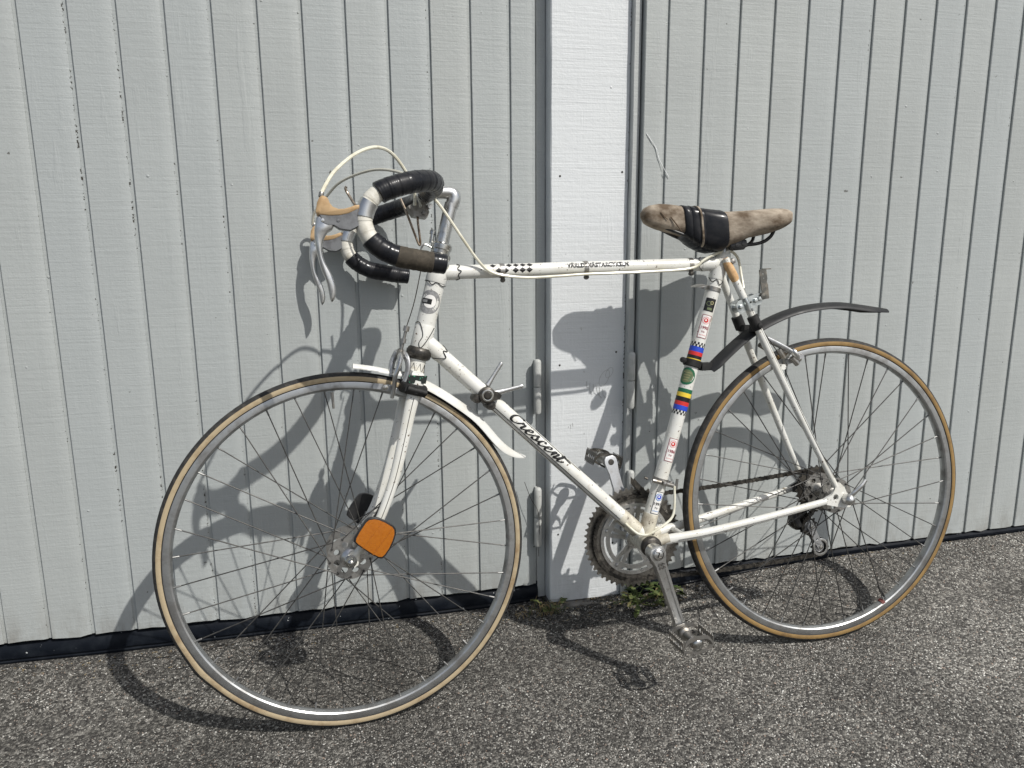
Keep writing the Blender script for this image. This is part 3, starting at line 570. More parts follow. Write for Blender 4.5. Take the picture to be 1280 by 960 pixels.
# seat post, clamp bolts, pump peg, front mech
sp_ = MB(); sp_.tube([SC + (SC - BB).normalized() * .004, SC + (SC - BB).normalized() * .045], .0125, 18); part(sp_, 'seat_post', ALU)
sb = MB(); sb.tube([(.236, .024, .5015), (.236, -.024, .5015)], .0045, 12); sb.lathe([(0, .029), (.0052, .028), (.0062, .024), (.0062, .020)], (.236, 0, .5015), (0, 1, 0), 12); part(sb, 'seat_bolt', STEEL)
pc = MB(); cdir = (BB - SC).normalized(); pc_s = stpos(.4465); pc.tube([SC + cdir * (pc_s - .004), SC + cdir * (pc_s + .004)], RS_ + .0016, 24)
pc.lathe([(0, .002), (.008, .0015), (.0165, -.001), (.0168, -.002), (.006, -.004), (0, -.006)], (.3020, .006, .4555), (.1, .15, 1), 20); pc.tube([(.292, .006, .451), (.302, .006, .4545)], .003, 8); part(pc, 'pump_peg', STEEL)
fd = MB(); fs = stpos(.0580); fd.tube([SC + cdir * (fs - .005), SC + cdir * (fs + .005)], RS_ + .0019, 24, 0)
fd.tube([(.415, .017, .063), (.398, .020, .058)], .0042, 10, 0); fd.lathe([(0, .028), (.0045, .027), (.005, .014)], (.3915, 0, .0560), (0, 1, 0), 10, 0); fd.tube([(.392, .018, .0555), (.368, .016, .0475)], .0048, 10, 0)
fd.tube([(.3700, .012, .0530), (.3640, -.02, .0460), (.372, -.038, .040)], .004, 8, 0); fd.tube([(.362, .020, .062), (.3650, .020, .040)], .003, 8, 0); fd.tube([(.424, .012, .066), (.430, .011, .069)], .0025, 8, 1)
mech = part(fd, 'front_derailleur', [STEEL, DARK]); cg = MB()
for y in (-.034, -.050): cg.loft([[(.4350 - .02 * t + .0, y - .0006, .0480 - .022 * t - hh), (.4350 - .02 * t, y + .0006, .0480 - .022 * t - hh), (.4350 - .02 * t, y + .0006, .0480 - .022 * t + .011), (.4350 - .02 * t, y - .0006, .0480 - .022 * t + .011)] for t, hh in ((0, .004), (1, .008), (2.5, .012), (4, .014), (5.2, .010))])
part(cg, 'derailleur_cage', DARK, mech)

# saddle
def station(x, wd, zt, zb, n=20, under=.0):
    out = []
    for k in range(n):
        a = 2 * pi * k / n; cy, sz = cos(a), sin(a); y = wd * math.copysign(abs(cy) ** .72, cy)
        z = lerp(zb, zt, .62) + (zt - lerp(zb, zt, .62)) * max(0, sz) ** .8 - (lerp(zb, zt, .62) - zb) * max(0, -sz) ** (.5)
        out.append((x, y, z))
    return out
ST = [(.4240, .004, .602, .592), (.4195, .013, .609, .583), (.409, .019, .6150, .5765), (.390, .0225, .6185, .569), (.365, .0245, .6175, .5625), (.340, .027, .6140, .5560), (.315, .031, .6100, .545), (.290, .036, .6060, .533), (.265, .042, .6030, .5270), (.240, .049, .6022, .5300), (.217, .057, .6030, .541), (.194, .064, .6040, .550), (.172, .069, .6056, .553), (.156, .070, .6066, .556), (.138, .068, .6066, .561), (.124, .062, .6050, .567), (.1145, .050, .6000, .573), (.1115, .034, .5930, .578)]
def sd(x, k):
    for i in range(len(ST) - 1):
        if ST[i][0] >= x >= ST[i + 1][0]: t = (ST[i][0] - x) / (ST[i][0] - ST[i + 1][0]); return lerp(ST[i][k], ST[i + 1][k], t)
    return ST[-1][k]
sd_ = MB().loft([station(x, *[sd(x, k) for k in (1, 2, 3)], 28) for x in np.linspace(.4240, .1116, 36)])
saddle = part(sd_, 'saddle', SUEDE, smooth=70)
wr = MB()
def wrapring(x, k=1.0, lean=.0, ex=.0016, dz=0): return [(q[0] + (q[2] - .565) * lean, q[1] * (1 + .02) + math.copysign(ex, q[1]), q[2] + (ex if q[2] > .57 else -ex) - (dz if q[2] < .565 else 0)) for q in station(x, *[sd(x, j) for j in (1, 2, 3)], 28)]
for x0, x1, ex in ((.339, .324, .0022), (.326, .310, .0030), (.312, .300, .0024), (.302, .2560, .0027)):
    wr.loft([wrapring(lerp(x0, x1, t), lean=.10, ex=ex * (1 if 0 < t < 1 else .45), dz=.010 * sin(pi * min(1, max(0, (.348 - lerp(x0, x1, t)) / .095)))) for t in (0, .12, .5, .88, 1)])
part(wr, 'vinyl_tape_wrap', TAPE, saddle, smooth=50)
st_ = MB(); st_.loft([wrapring(x, lean=.16, ex=e, dz=.007) for x, e in ((.3090, .0040), (.3085, .0050), (.3055, .0050), (.3050, .0040))]); part(st_, 'strap', SUEDE, saddle, smooth=50)
sm = MB(); sm.tube(spline([(.372, .0262, .590), (.360, .0272, .575), (.350, .0275, .562)], 5), .0012, 6); sm.tube([(.392, .0235, .600), (.384, .0245, .590), (.378, .0255, .585)], .0007, 6); part(sm, 'seam', mat('dark_thread', (.10, .07, .045), .9), saddle)
for s in (1, -1):
    ra = MB().tube(spline([(.395, .008 * s, .578), (.340, .018 * s, .556), (.290, .022 * s, .5400), (.2400, .0225 * s, .5360), (.200, .024 * s, .5345), (.172, .028 * s, .5385), (.156, .033 * s, .549), (.150, .038 * s, .563), (.149, .042 * s, .572)], 6), .0036, 10); part(ra, 'rail', BLACKP, saddle)
    cl = MB().pillow([(.238, .5225), (.216, .5240), (.208, .5320), (.210, .5430), (.224, .5480), (.240, .5430), (.246, .5320)], .006, y0=.029 * s, shrink=.85)
    for q in ((.2320, .5335), (.2175, .5360)): cl.lathe([(0, .0075), (.0046, .0070), (.0052, .0045), (.0052, 0)], (q[0], .029 * s, q[1]), (0, s, 0), 14)
    part(cl, 'saddle_clamp', BLACKP, saddle)
part(MB().tube([(.2290, -.03, .5360), (.2290, .03, .5360)], .0115, 16), 'clamp_barrel', DARK, saddle)

# rear mudguard with its black clamps
def guard(path, wd, thick, crown, ends, n=9):
    P = spline(path, 7); rings = []; m = len(P)
    for i, p in enumerate(P):
        t = i / (m - 1); d = (P[min(i + 1, m - 1)] - P[max(i - 1, 0)]).normalized(); nn = V3((-d.z, 0, d.x)); nn = nn if nn.z > 0 else -nn; wv = wd * ends(t); up = []; lo = []
        for k in range(n):
            q = lerp(-1, 1, k / (n - 1)); c = p + V3((0, q * wv, 0)) - nn * (crown * q * q * min(1, wv / wd)); up.append(c + nn * thick * .5); lo.append(c - nn * thick * .5)
        rings.append(up + lo[::-1])
    return MB().loft(rings)
RG = [(.2840, 0, .2860), (.2430, 0, .3215), (.1965, 0, .3560), (.1496, 0, .3800), (.0926, 0, .4000), (.0347, 0, .4095), (-.0242, 0, .4115), (-.0741, 0, .4060), (-.1490, 0, .3940)]
rg = part(guard(RG, .0225, .0028, .0120, lambda t: min(1, .85 + t * 4) * (1 if t < .93 else lerp(1, .55, (t - .93) / .07))), 'rear_mudguard', GUARD, smooth=50)
cb = MB(); cs_ = stpos(.2965); cb.tube([SC + cdir * (cs_ - .0075), SC + cdir * (cs_ - .006), SC + cdir * (cs_ + .006), SC + cdir * (cs_ + .0075)], [RS_ + .002, RS_ + .0042, RS_ + .0042, RS_ + .002], 22); cb.box((.288, .002, .289), (.022, .020, .016)); cb.lathe([(0, .023), (.005, .022), (.006, .016), (.006, 0)], (.337, 0, .305), (.3, .95, 0), 10); part(cb, 'clamp', BLACKR, rg)
for s in (1, -1):
    c0 = V3((.1900, .0315 * s, .3760)); dd = V3((-.0770, .013 * s, -.164)).normalized()
    cm = MB().tube([c0 - dd * .016, c0 - dd * .014, c0 + dd * .014, c0 + dd * .016], [.0085, .0115, .0115, .0085], 16); cm.box(c0 + V3((-.008, -.012 * s, -.012)), (.016, .022, .014)); cm.lathe([(0, .006), (.005, .005), (.006, 0)], c0 + V3((-.004, .010 * s, -.006)), (0, s, 0), 12); part(cm, 'stay_clamp', BLACKR, rg)
# lamp bracket: galvanised clamp with a rusty strip
lb = MB(); cc = V3((.2130, .034, .4160)); ux = V3((-.94, 0, .34)); uz = V3((.34, 0, .94)); Rb = Matrix((ux, V3((0, 1, 0)), uz)).transposed()
for y in (.012, -.010):
    lb.plate([(-.029, -.008), (-.022, -.0125), (.024, -.0115), (.030, -.006), (.030, .008), (.024, .0120), (-.022, .0125), (-.029, .007)], [circ(.004, .0, .0026, 10)] if y > 0 else [], .0026, cc + V3((0, y, 0)), ux, uz)
lb.tube([cc + ux * -.006 + V3((0, .0135, 0)) - uz * .0125, cc + ux * -.006 + V3((0, .0155, 0)), cc + ux * -.006 + V3((0, .0135, 0)) + uz * .0125], .0055, 10)
for q in (-.021, .014, .024): lb.lathe([(0, .0195), (.0040, .019), (.0048, .0165), (.0048, -.012)], cc + ux * q, (0, 1, 0), 6 if q < .02 else 12)
lamp = part(lb, 'lamp_bracket', mat('galvanised_steel', (.55, .58, .57), .38, .9, c2=(.40, .42, .42), scale=90))
pl = MB().plate([(-.0075, -.030), (.0075, -.030), (.0080, -.002), (.0060, .004), (.0080, .010), (.0078, .030), (-.0078, .030), (-.0078, .004), (-.0072, 0)], [circ(0, .021, .0018, 8), circ(.001, .012, .0016, 8)], .0022, (.1790, .047, .4530), V3((-1, 0, .12)).normalized(), V3((.12, 0, 1)).normalized())
pl.box((.1730, .046, .4835), (.019, .004, .002)); pl.lathe([(0, .008), (.006, .007), (.0072, .003), (.0072, 0)], (.1840, .047, .4290), (0, 1, 0), 18); part(pl, 'lamp_strip', mat('weathered_steel', (.11, .11, .10), .6, .7, c2=(.22, .20, .17), scale=90), lamp)

# crankset
CK = V3((.4375, .078, -.0680)); PD = V3((.3900, .088, -.2262)); BBA = V3((.4318, 0, -.0668))
def crank(p0, p1, sgn):
    d = (p1 - p0); L = d.length; d.normalize(); yv = V3((0, sgn, 0)); sv = yv.cross(d).normalized(); yv = d.cross(sv).normalized(); yv = yv if yv.y * sgn > 0 else -yv; mb = MB(); rings = []
    for t, wd, th in ((-.086, .008, .012), (-.07, .0135, .013), (-.03, .0168, .0135), (.06, .0160, .0125), (.14, .0125, .0105), (.5, .0110, .0098), (.85, .0105, .0090), (.94, .0128, .0090), (1.0, .0138, .0090), (1.05, .0125, .0088), (1.085, .0075, .0075)):
        c = p0 + d * (L * t); gr_ = .0030 if .15 < t < .87 else .0; a = wd; b = wd * .42
        rings.append([c + sv * x + yv * y for x, y in ((-a, -th * .7), (-a, th * .45), (-a * .86, th * .8), (-b, th * .8), (-b * .85, th * .8 - gr_), (b * .85, th * .8 - gr_), (b, th * .8), (a * .86, th * .8), (a, th * .45), (a, -th * .7))])
    mb.loft(rings); return mb, d, sv, yv
cm, cdv, csv, cyv = crank(CK, PD, 1); ca = part(cm, 'crank_arm', [ALU], smooth=35)
dc = MB(); dc.lathe([(0, .0135), (.0105, .0133), (.0118, .0122), (.0125, .010), (.0168, .0098), (.0175, .007), (.0175, -.014), (0, -.014)], CK, cyv, 32); part(dc, 'dust_cap', ALU, ca)
dg = MB(); dg.tube(spline([CK + cyv * .0139 + csv * -.003 + cdv * -.007, CK + cyv * .0139 + csv * .0025 + cdv * -.003, CK + cyv * .0139 + csv * -.0025 + cdv * .003, CK + cyv * .0139 + csv * .003 + cdv * .007], 5), .0011, 6); dg.lathe([(.0096, .0134), (.0101, .0142), (.0106, .0134)], CK, cyv, 28); part(dg, 'cap_emblem', DARK, ca)
le = MB()
for k in range(2): le.tube(spline([CK + cdv * (.021 + .007 * k) + csv * x + cyv * (.0101 - .0002 * k) for x in ()] or [CK + cdv * (.021 + .007 * k + .0022 * (-1) ** j) + csv * (-.007 + .0035 * j) + cyv * .0104 for j in range(5)], 4), .0007, 5)
part(le, 'engraving', DARK, ca)
bc = MB(); bc.lathe([(.006, .062), (.0085, .060), (.0085, .050), (.0170, .048), (.0200, .046), (.0215, .043), (.0215, .036), (.0198, .033)], BBA + V3((-.0012, 0, 0)), (0, 1, 0), 32); part(bc, 'bearing_cup', DARK)
FK = BBA + V3((0, -.062, 0)); FP = V3((.4650, -.090, .0850))
fm, fdv, fsv, fyv = crank(FK, FP, -1); fca = part(fm, 'crank_arm', [ALUD], smooth=35)
fe = MB(); fe.lathe([(0, .0075), (.0040, .0074), (.0062, .0072), (.0066, .0064)], FP, -fyv, 16); fe.lathe([(.0030, .0077), (0, .0077)], FP, -fyv, 12); part(fe, 'axle_end', DARK, fca)
# chainrings
CR = BBA + V3((.003, 0, -.0045))
def toothed(n, r, d): 
    out = []
    for k in range(n):
        a = 2 * pi * k / n; q = 2 * pi / n
        for f_, rr in ((-.5, r - d), (-.28, r - d * .75), (-.10, r), (.10, r), (.28, r - d * .75)): out.append((rr * cos(a + q * f_), rr * sin(a + q * f_)))
    return out
cr_ = MB().plate(toothed(52, .1085, .0062), [circ(0, 0, .0890, 60)], .0028, CR + V3((0, -.046, 0))); ring = part(cr_, 'chainring', [RINGM], smooth=30)
ir = MB().plate(toothed(44, .0925, .0055), [circ(0, 0, .0735, 60)], .0028, CR + V3((0, -.039, 0))); part(ir, 'inner_chainring', [RINGM], ring, smooth=30)
sp2 = MB()
def slot(r0, r1, a0, a1, n=8): return [(r0 * cos(a), r0 * sin(a)) for a in np.linspace(a0, a1, n)] + [(r1 * cos(a), r1 * sin(a)) for a in np.linspace(a1, a0, n)]
holes = [slot(.0645, .0695, 2 * pi * k / 5 + .35 + .18, 2 * pi * (k + 1) / 5 + .35 - .18) for k in range(5)]
sp2.plate(circ(0, 0, .0765, 60), [circ(0, 0, .0560, 60)] + holes, .004, CR + V3((0, -.0350, 0)))
for k in range(5):
    a = 2 * pi * k / 5 + .35
    for da in (-.10, .10): sp2.loft([[CR + V3((r * cos(a + da * q) + h_ * -sin(a), -.037 + yy, r * sin(a + da * q) + h_ * cos(a))) for h_, yy in ((-hw, -.003), (hw, -.003), (hw, .003), (-hw, .003))] for r, hw, q in ((.012, .006, .8), (.034, .0042, 1.2), (.060, .0040, 1.4))])
    sp2.lathe([(0, .0045), (.0035, .004), (.0045, .002), (.0045, -.006)], CR + V3((.0660 * cos(a), -.0350, .0660 * sin(a))), (0, 1, 0), 12)
sp2.lathe([(.006, -.028), (.020, -.029), (.021, -.040), (.006, -.042)], CR, (0, 1, 0), 28); part(sp2, 'spider', ALU, ring, smooth=35)
# pedals: axle, two cage plates with teeth, inner and outer bands, dust cap
def pedal(c, sgn, tilt, m):
    R_ = Matrix.Rotation(tilt, 4, 'Y'); M = MF @ Matrix.Translation(c) @ R_; hw, dp, L = .0315, .0115, .060
    ax_ = MB().lathe([(.0055, -.002), (.0085, 0), (.0085, .004), (.0055, .006), (.0062, .012), (.0125, .014), (.0125, .020), (.0085, .023), (.0080, .045), (.0105, .050), (.0115, .056)], (0, 0, 0), (0, sgn, 0), 20)
    pd = part(ax_, 'pedal', [STEEL], M=M)
    for s in (-1, 1):
        pr = []; nT = 8; y0, y1 = .011, .011 + L
        for k in range(nT):
            a, b = lerp(y0, y1, k / nT), lerp(y0, y1, (k + 1) / nT); mid = (a + b) / 2; pr += [(a, dp), (mid - .0016, dp), (mid - .0006, dp + .0040), (mid + .0006, dp + .0040), (mid + .0016, dp)]
        pr += [(y1, dp), (y1, -dp)]
        for k in range(nT):
            a, b = lerp(y1, y0, k / nT), lerp(y1, y0, (k + 1) / nT); mid = (a + b) / 2; pr += [(mid + .0016, -dp), (mid + .0006, -dp - .0040), (mid - .0006, -dp - .0040), (mid - .0016, -dp)]
        pr += [(y0, -dp)]
        pl_ = MB().plate([(sgn * p, q) for p, q in pr], [circ(sgn * (y0 + L * f_), 0, .0048, 10) for f_ in (.14, .32, .5, .68, .86)], .0014, (s * hw, 0, 0), (0, 1, 0), (0, 0, 1)); part(pl_, 'cage_plate', m, pd, M=M, smooth=30)
    for y, k in ((.0115, 1), (.0108 + L, 1)):
        bnd = MB(); pts = [(-hw, -.004), (-hw * .72, dp * .9), (-hw * .3, dp * 1.25), (hw * .3, dp * 1.25), (hw * .72, dp * .9), (hw, -.004)]
        bnd.loft([[(x, sgn * (y - .0008), z - .005), (x, sgn * (y + .0008), z - .005), (x, sgn * (y + .0008), z + .0025), (x, sgn * (y - .0008), z + .0025)] for x, z in [(p.x, p.z) for p in spline([(a, 0, b) for a, b in pts], 4)]])
        bnd.loft([[(x, sgn * (y - .0007), z - .0022), (x, sgn * (y + .0007), z - .0022), (x, sgn * (y + .0007), z + .0022), (x, sgn * (y - .0007), z + .0022)] for x, z in [(p.x, p.z) for p in spline([(-hw, 0, -.006), (-hw * .6, 0, -dp * .9), (0, 0, -dp * 1.25), (hw * .6, 0, -dp * .9), (hw, 0, -.006)], 4)]]); part(bnd, 'cage_band', m, pd, M=M)
    cp = MB().lathe([(.0118, .054), (.0128, .058), (.0125, .066), (.0095, .0705), (.004, .0722), (0, .0724)], (0, 0, 0), (0, sgn, 0), 24); part(cp, 'dust_cap', CHROME, pd, M=M)
pedal(PD, 1, .10, STEEL); pedal(FP, -1, -.25, DARK)

# wheels
def wheel(o, ax, n_, b, front):
    M = frm(o, ax, n_, b); mb = MB(); A = 144
    prof = [(.3055, -.0030), (.3050, 0), (.3055, .0030), (.3075, .0080), (.3100, .0098), (.3190, .0102), (.3215, .0094), (.3220, .0080), (.3180, .0060), (.3180, -.0060), (.3220, -.0080), (.3215, -.0094), (.3190, -.0102), (.3100, -.0098), (.3075, -.0080)]
    mb.lathe(prof, (0, 0, 0), (0, 1, 0), A, closed=True); wh = part(mb, 'wheel', [RIM], M=M, smooth=28)
    ty = MB(); mis = []; pr = []; K = 24
    for k in range(K): a = 2 * pi * (k + .5) / K; pr.append((.3265 + .0117 * cos(a) * (1.0 if cos(a) > 0 else .9), .0117 * sin(a)))
    for k in range(K): a = 2 * pi * (k + 1) / K; mis.append(0 if cos(a) > cos(rad(75)) else (2 if cos(a) < cos(rad(118 if front else 107)) else 1))
    ty.lathe(pr, (0, 0, 0), (0, 1, 0), A, closed=True, mis=mis)
    if front: # the old tyre bulges a little where it has crept on the rim
        for i, p in enumerate(ty.v):
            a = math.atan2(p[2], p[0]); k = math.exp(-((a + 2.50 + pi) % (2 * pi) - pi) ** 2 / .004) * 0 + math.exp(-((a + .86) / .07) ** 2); r_ = math.hypot(p[0], p[2])
            if r_ > .318: s_ = 1 + .0045 * k * (r_ - .318) / .02 * 1.6; ty.v[i] = (p[0] * s_, p[1] * (1 + .1 * k), p[2] * s_)
    part(ty, 'tyre', [TREAD, SIDEF if front else SIDER, BLACKR], wh, M, 40)
    fl, fr_ = (.0335, -.0335) if front else (.0360, -.0210); RF = .0365 if front else .0335; RO_ = .0412 if front else .0380
    hb = MB(); hb.lathe([(.0, fr_ - .010), (.008, fr_ - .010), (.010, fr_ - .003), (.015, fr_), (.0145, fr_ + .004), (.0115, fr_ + .012), (.0110, 0), (.0115, fl - .012), (.0145, fl - .004), (.0150, fl), (.0165, fl + .001), (.0165, fl + .006), (.010, fl + .012), (.0055, fl + .013), (.0055, .0505 if front else .060), (0, .0505 if front else .060)], (0, 0, 0), (0, 1, 0), 28)
    hub = part(hb, 'hub', [ALU], wh, M)
    for y in (fl, fr_):
        h6 = [circ(.0250 * cos(2 * pi * k / 8 + .2), .0250 * sin(2 * pi * k / 8 + .2), .0062 if front else .0050, 12) for k in range(8)]
        part(MB().plate(circ(0, 0, RO_, 48), [circ(0, 0, .0120, 24)] + h6, .0030, (0, y, 0)), 'hub_flange', [FLANGE], wh, M, 30)
    for side, y, off in ((1, fl, 0), (-1, fr_, 10)):
        for lead in (1, -1):
            ha = rad(off) + (0 if lead > 0 else rad(20)); ra = ha + lead * rad(62 - 2) ; ra = rad(off + (0 if lead > 0 else 20)); ha = ra - lead * rad(64)
            p0 = V3((RF * cos(ha), y + side * lead * .0022, RF * sin(ha))); p1 = V3((.3035, side * .0018, 0)); p1 = V3((.3070 * cos(ra), side * .0022, .3070 * sin(ra))); d = (p1 - p0).normalized()
            k = MB(); k.tube([p0, p0 + d * .004, p1], .00112, 6, 0); k.tube([p1 - d * .013, p1 - d * .012, p1 - d * .002, p1], [.0012, .0017, .0018, .0020], 6, 1); k.lathe([(0, .0012), (.0022, .0008), (.0024, -.0004)], p0 + V3((0, side * .001, 0)), (0, side, 0), 8, 0)
            me = k.mesh('spoke', [SPOKE, NIP])
            for q in range(9): link('spoke', me, wh, M @ Matrix.Rotation(-q * rad(40), 4, 'Y'))
    return wh, M
FWA, FWN, FWB = (-.96701, -.0210, .25387), (.04949, -.9931, .10635), (.24989, .11541, .96137)
RWA, RWN, RWB = (-1.0, -.00238, -.00142), (.00224, -.99545, .09525), (-.00164, .09525, .99545)
WF, MWF = wheel((-.016684, -.288838, .324017), FWA, FWN, FWB, True)
WR, MWR = wheel((1.00978, -.265099, .34653), RWA, RWN, RWB, False)
# valve and a scrap of red tape on the rear rim, valve on the front one
vr = MB(); va_ = rad(-57.3); d_ = V3((-cos(va_) * .553 / .541 * .99, 0, sin(va_)));  d_ = V3((-.52, 0, -.854)).normalized(); vr.tube([d_ * .302, d_ * .286, d_ * .272], [.0032, .0030, .0022], 8); part(vr, 'valve', BLACKR, WR, MWR)
a0 = math.atan2(d_.z, d_.x) + .038; rr = MB(); rr.loft([[(r * cos(a), y, r * sin(a)) for r, y in ((.3035, -.0052), (.3033, .0), (.3037, .0056), (.3085, .0104), (.3085, .0060), (.3080, -.0045))] for a in np.linspace(a0 - .013, a0 + .013, 5)]); part(rr, 'red_tape', RED, WR, MWR)
vf = MB(); d_ = V3((.30, 0, .954)); vf.tube([d_ * .302, d_ * .272], [.0030, .0022], 8); part(vf, 'valve', STEEL, WF, MWF)
# front axle nuts and rear quick release
an = MB()
for s in (1, -1): an.lathe([(.0125, s * .0545), (.0130, s * .0555), (.0130, s * .0565), (.0112, s * .057), (.0112, s * .061), (.0085, s * .064), (.0080, s * .067), (.006, s * .0715), (.003, s * .0735), (0, s * .074)], (0, 0, 0), (0, 1, 0), 20)
an.tube([(0, -.06, 0), (0, .06, 0)], .0045, 10); part(an, 'axle', CHROME, WF, MWF)
qr = MB(); qr.tube([(0, -.072, 0), (0, .066, 0)], .0045, 10); qr.lathe([(.0085, .066), (.0105, .067), (.0118, .071), (.0115, .078), (.0085, .084), (.004, .0865), (0, .087)], (-.002, 0, -.001), (0, 1, 0), 22); qr.lathe([(.0085, -.066), (.0105, -.067), (.0105, -.076), (0, -.078)], (0, 0, 0), (0, 1, 0), 16)
qr.tube(spline([(-.002, .0745, .004), (-.012, .080, .015), (-.026, .084, .029), (-.0355, .084, .0400)], 5), [.0052] * 6 + [.0046] * 5 + [.0040] * 5, 10, flat=.7); part(qr, 'quick_release', ALU, WR, MF)
# freewheel
fw_ = MB(); 
for k, (nt_, r) in enumerate(((14, .030), (16, .0345), (18, .0390), (21, .0445), (24, .050))): fw_.plate(toothed(nt_, r + .003, .0050), [circ(0, 0, .018, 20)], .0020, (0, -.0490 + k * .0050, 0))
fw_.lathe([(.010, -.052), (.022, -.051), (.022, -.0285), (.016, -.026)], (0, 0, 0), (0, 1, 0), 24); part(fw_, 'freewheel', DARK, WR, MF, 30)
# rear derailleur
PU, PLw = V3((.0095, -.043, -.0880)), V3((-.0165, -.043, -.1385))
rdm = MB().pillow([(.008, -.030), (-.004, -.034), (.000, -.052), (.016, -.060), (.034, -.056), (.046, -.066), (.050, -.086), (.036, -.098), (.020, -.100), (.010, -.090), (.006, -.060)], .010, y0=-.060, shrink=.86)
rdm.tube([(.040, -.05, -.060), (.044, -.040, -.072), (.040, -.036, -.086)], .0085, 12); rdm.lathe([(0, .004), (.0065, .003), (.0075, 0), (.0075, -.02)], (-.002, -.056, -.038), (0, 1, 0), 14); rm = part(rdm, 'rear_derailleur', DARK)
for y in (-.0365, -.0495):
    dd = (PLw - PU).normalized(); nn = V3((-dd.z, 0, dd.x)); o2 = []
    for c, r0, a0 in ((PU, .0085, 0), (PLw, .0070, pi)): 
        for a in np.linspace(-pi / 2, pi / 2, 7): o2.append(((c - PU).dot(dd) - (cos(a) if a0 == 0 else -cos(a)) * r0, (sin(a) if a0 == 0 else -sin(a)) * r0))
    cgp = MB().plate(o2, [circ(.020, 0, .003, 8), circ(.036, 0, .003, 8)], .0016, (PU.x, y, PU.z), dd, nn); part(cgp, 'jockey_cage', ALUD, rm, smooth=30)
for c in (PU, PLw):
    pw = MB().plate(toothed(11, .0212 if c is PU else .0212, .0045), [circ(0, 0, .0135, 20)], .0034, c, mi=0); pw.lathe([(.0120, -.0022), (.0120, .0022), (.0040, .0024)], c, (0, 1, 0), 18, 1); pw.lathe([(0, .0105), (.0042, .0095), (.0050, .006), (.0045, -.008)], c, (0, 1, 0), 12, 2); part(pw, 'jockey_wheel', [BLACKP, ALUD, CHROME], rm, smooth=35)
rp = MB().lathe([(.0150, .0068), (.0180, .0072), (.0205, .0064), (.0205, .0058), (.0150, .0056)], PLw, (0, 1, 0), 28, closed=True); part(rp, 'pulley_rim', ALU, rm)
# chain: inner and outer plates along its whole run
cpth = []
for a in np.linspace(rad(88), rad(272), 40): cpth.append((CR.x + .1045 * cos(a) * -1, CR.z + .1045 * sin(a)))
cpth = [(CR.x - .0890 * cos(a), CR.z + .0890 * sin(a)) for a in np.linspace(rad(92), rad(270), 40)]
cpth += [(lerp(CR.x, PLw.x, t), lerp(CR.z - .0890, PLw.z - .0185, t) - .006 * sin(pi * t)) for t in np.linspace(.02, .98, 30)]
cpth += [(PLw.x + .019 * cos(a), PLw.z + .019 * sin(a)) for a in np.linspace(rad(-95), rad(-215), 8)]
cpth += [(PU.x + .019 * cos(a), PU.z + .019 * sin(a)) for a in np.linspace(rad(-40), rad(75), 8)]
cpth += [(-.040 * cos(a), .040 * sin(a)) for a in np.linspace(rad(-50), rad(95), 10)]
cpth += [(lerp(.0035, CR.x, t), lerp(.0400, CR.z + .0890, t) - .004 * sin(pi * t)) for t in np.linspace(.02, .98, 30)]
P = [V3((x, 0, z)) for x, z in cpth]; P.append(P[0]); acc = [0]
for a, b in zip(P, P[1:]): acc.append(acc[-1] + (b - a).length)
nL = int(acc[-1] / .0127 / 2) * 2; cn = MB()
def at(s):
    s %= acc[-1]; i = max(0, min(len(P) - 2, int(np.searchsorted(acc, s) - 1))); return lerp(P[i], P[i + 1], (s - acc[i]) / max(1e-9, acc[i + 1] - acc[i]))
for k in range(nL):
    a, b = at(acc[-1] * k / nL), at(acc[-1] * (k + 1) / nL); d = (b - a).normalized(); n_ = V3((-d.z, 0, d.x)); yo = -.0390 - .004 * min(1, max(0, (.4 - a.x) / .4)); wv = .0032 if k % 2 else .0044
    for y in (yo - wv, yo + wv):
        o6 = [(a - d * .0042, 0), (a - d * .002, .0042), (a + d * .0042, .0033), (b - d * .0042, .0033), (b + d * .002, .0042), (b + d * .0042, 0), (b + d * .002, -.0042), (b - d * .0042, -.0033), (a + d * .0042, -.0033), (a - d * .002, -.0042)]
        cn.loft([[p + n_ * h + V3((0, y + yy, 0)) for p, h in o6] for yy in (-.0005, .0005)])
    cn.tube([a + V3((0, yo - .0052, 0)), a + V3((0, yo + .0052, 0))], .0030, 6)
part(cn, 'chain', DARK, smooth=0)

# fork, headset, stem
fk = MB(); fk.tube([(0, 0, -.012), (0, 0, -.040), (0, 0, -.058)], [.0165, .0170, .0180], 22)
fk.loft([[(x, y * 1.0, z) for x, y in ((.012 * k, .046 * k), (-.012 * k, .046 * k), (-.013 * k, .03), (-.013 * k, -.03), (-.012 * k, -.046 * k), (.012 * k, -.046 * k), (.013 * k, -.03), (.013 * k, .03))] for z, k in ((-.034, .80), (-.040, 1), (-.062, 1), (-.067, .94))])
fork = part(fk, 'fork', WHITE, M=MS)
stk = MB().loft([[(x * k, y, z) for x, z in ((.0165, -.0425), (-.0165, -.0375), (-.0165, -.0520), (.0150, -.0570))] for y, k in ((.0440, 1), (.0472, 1), (.0476, .95))]); part(stk, 'crown_sticker', chip(mat('green_black_print', (.012, .018, .015), .4), (.05, .32, .17), 130, .60, .03), fork, MS, 0)
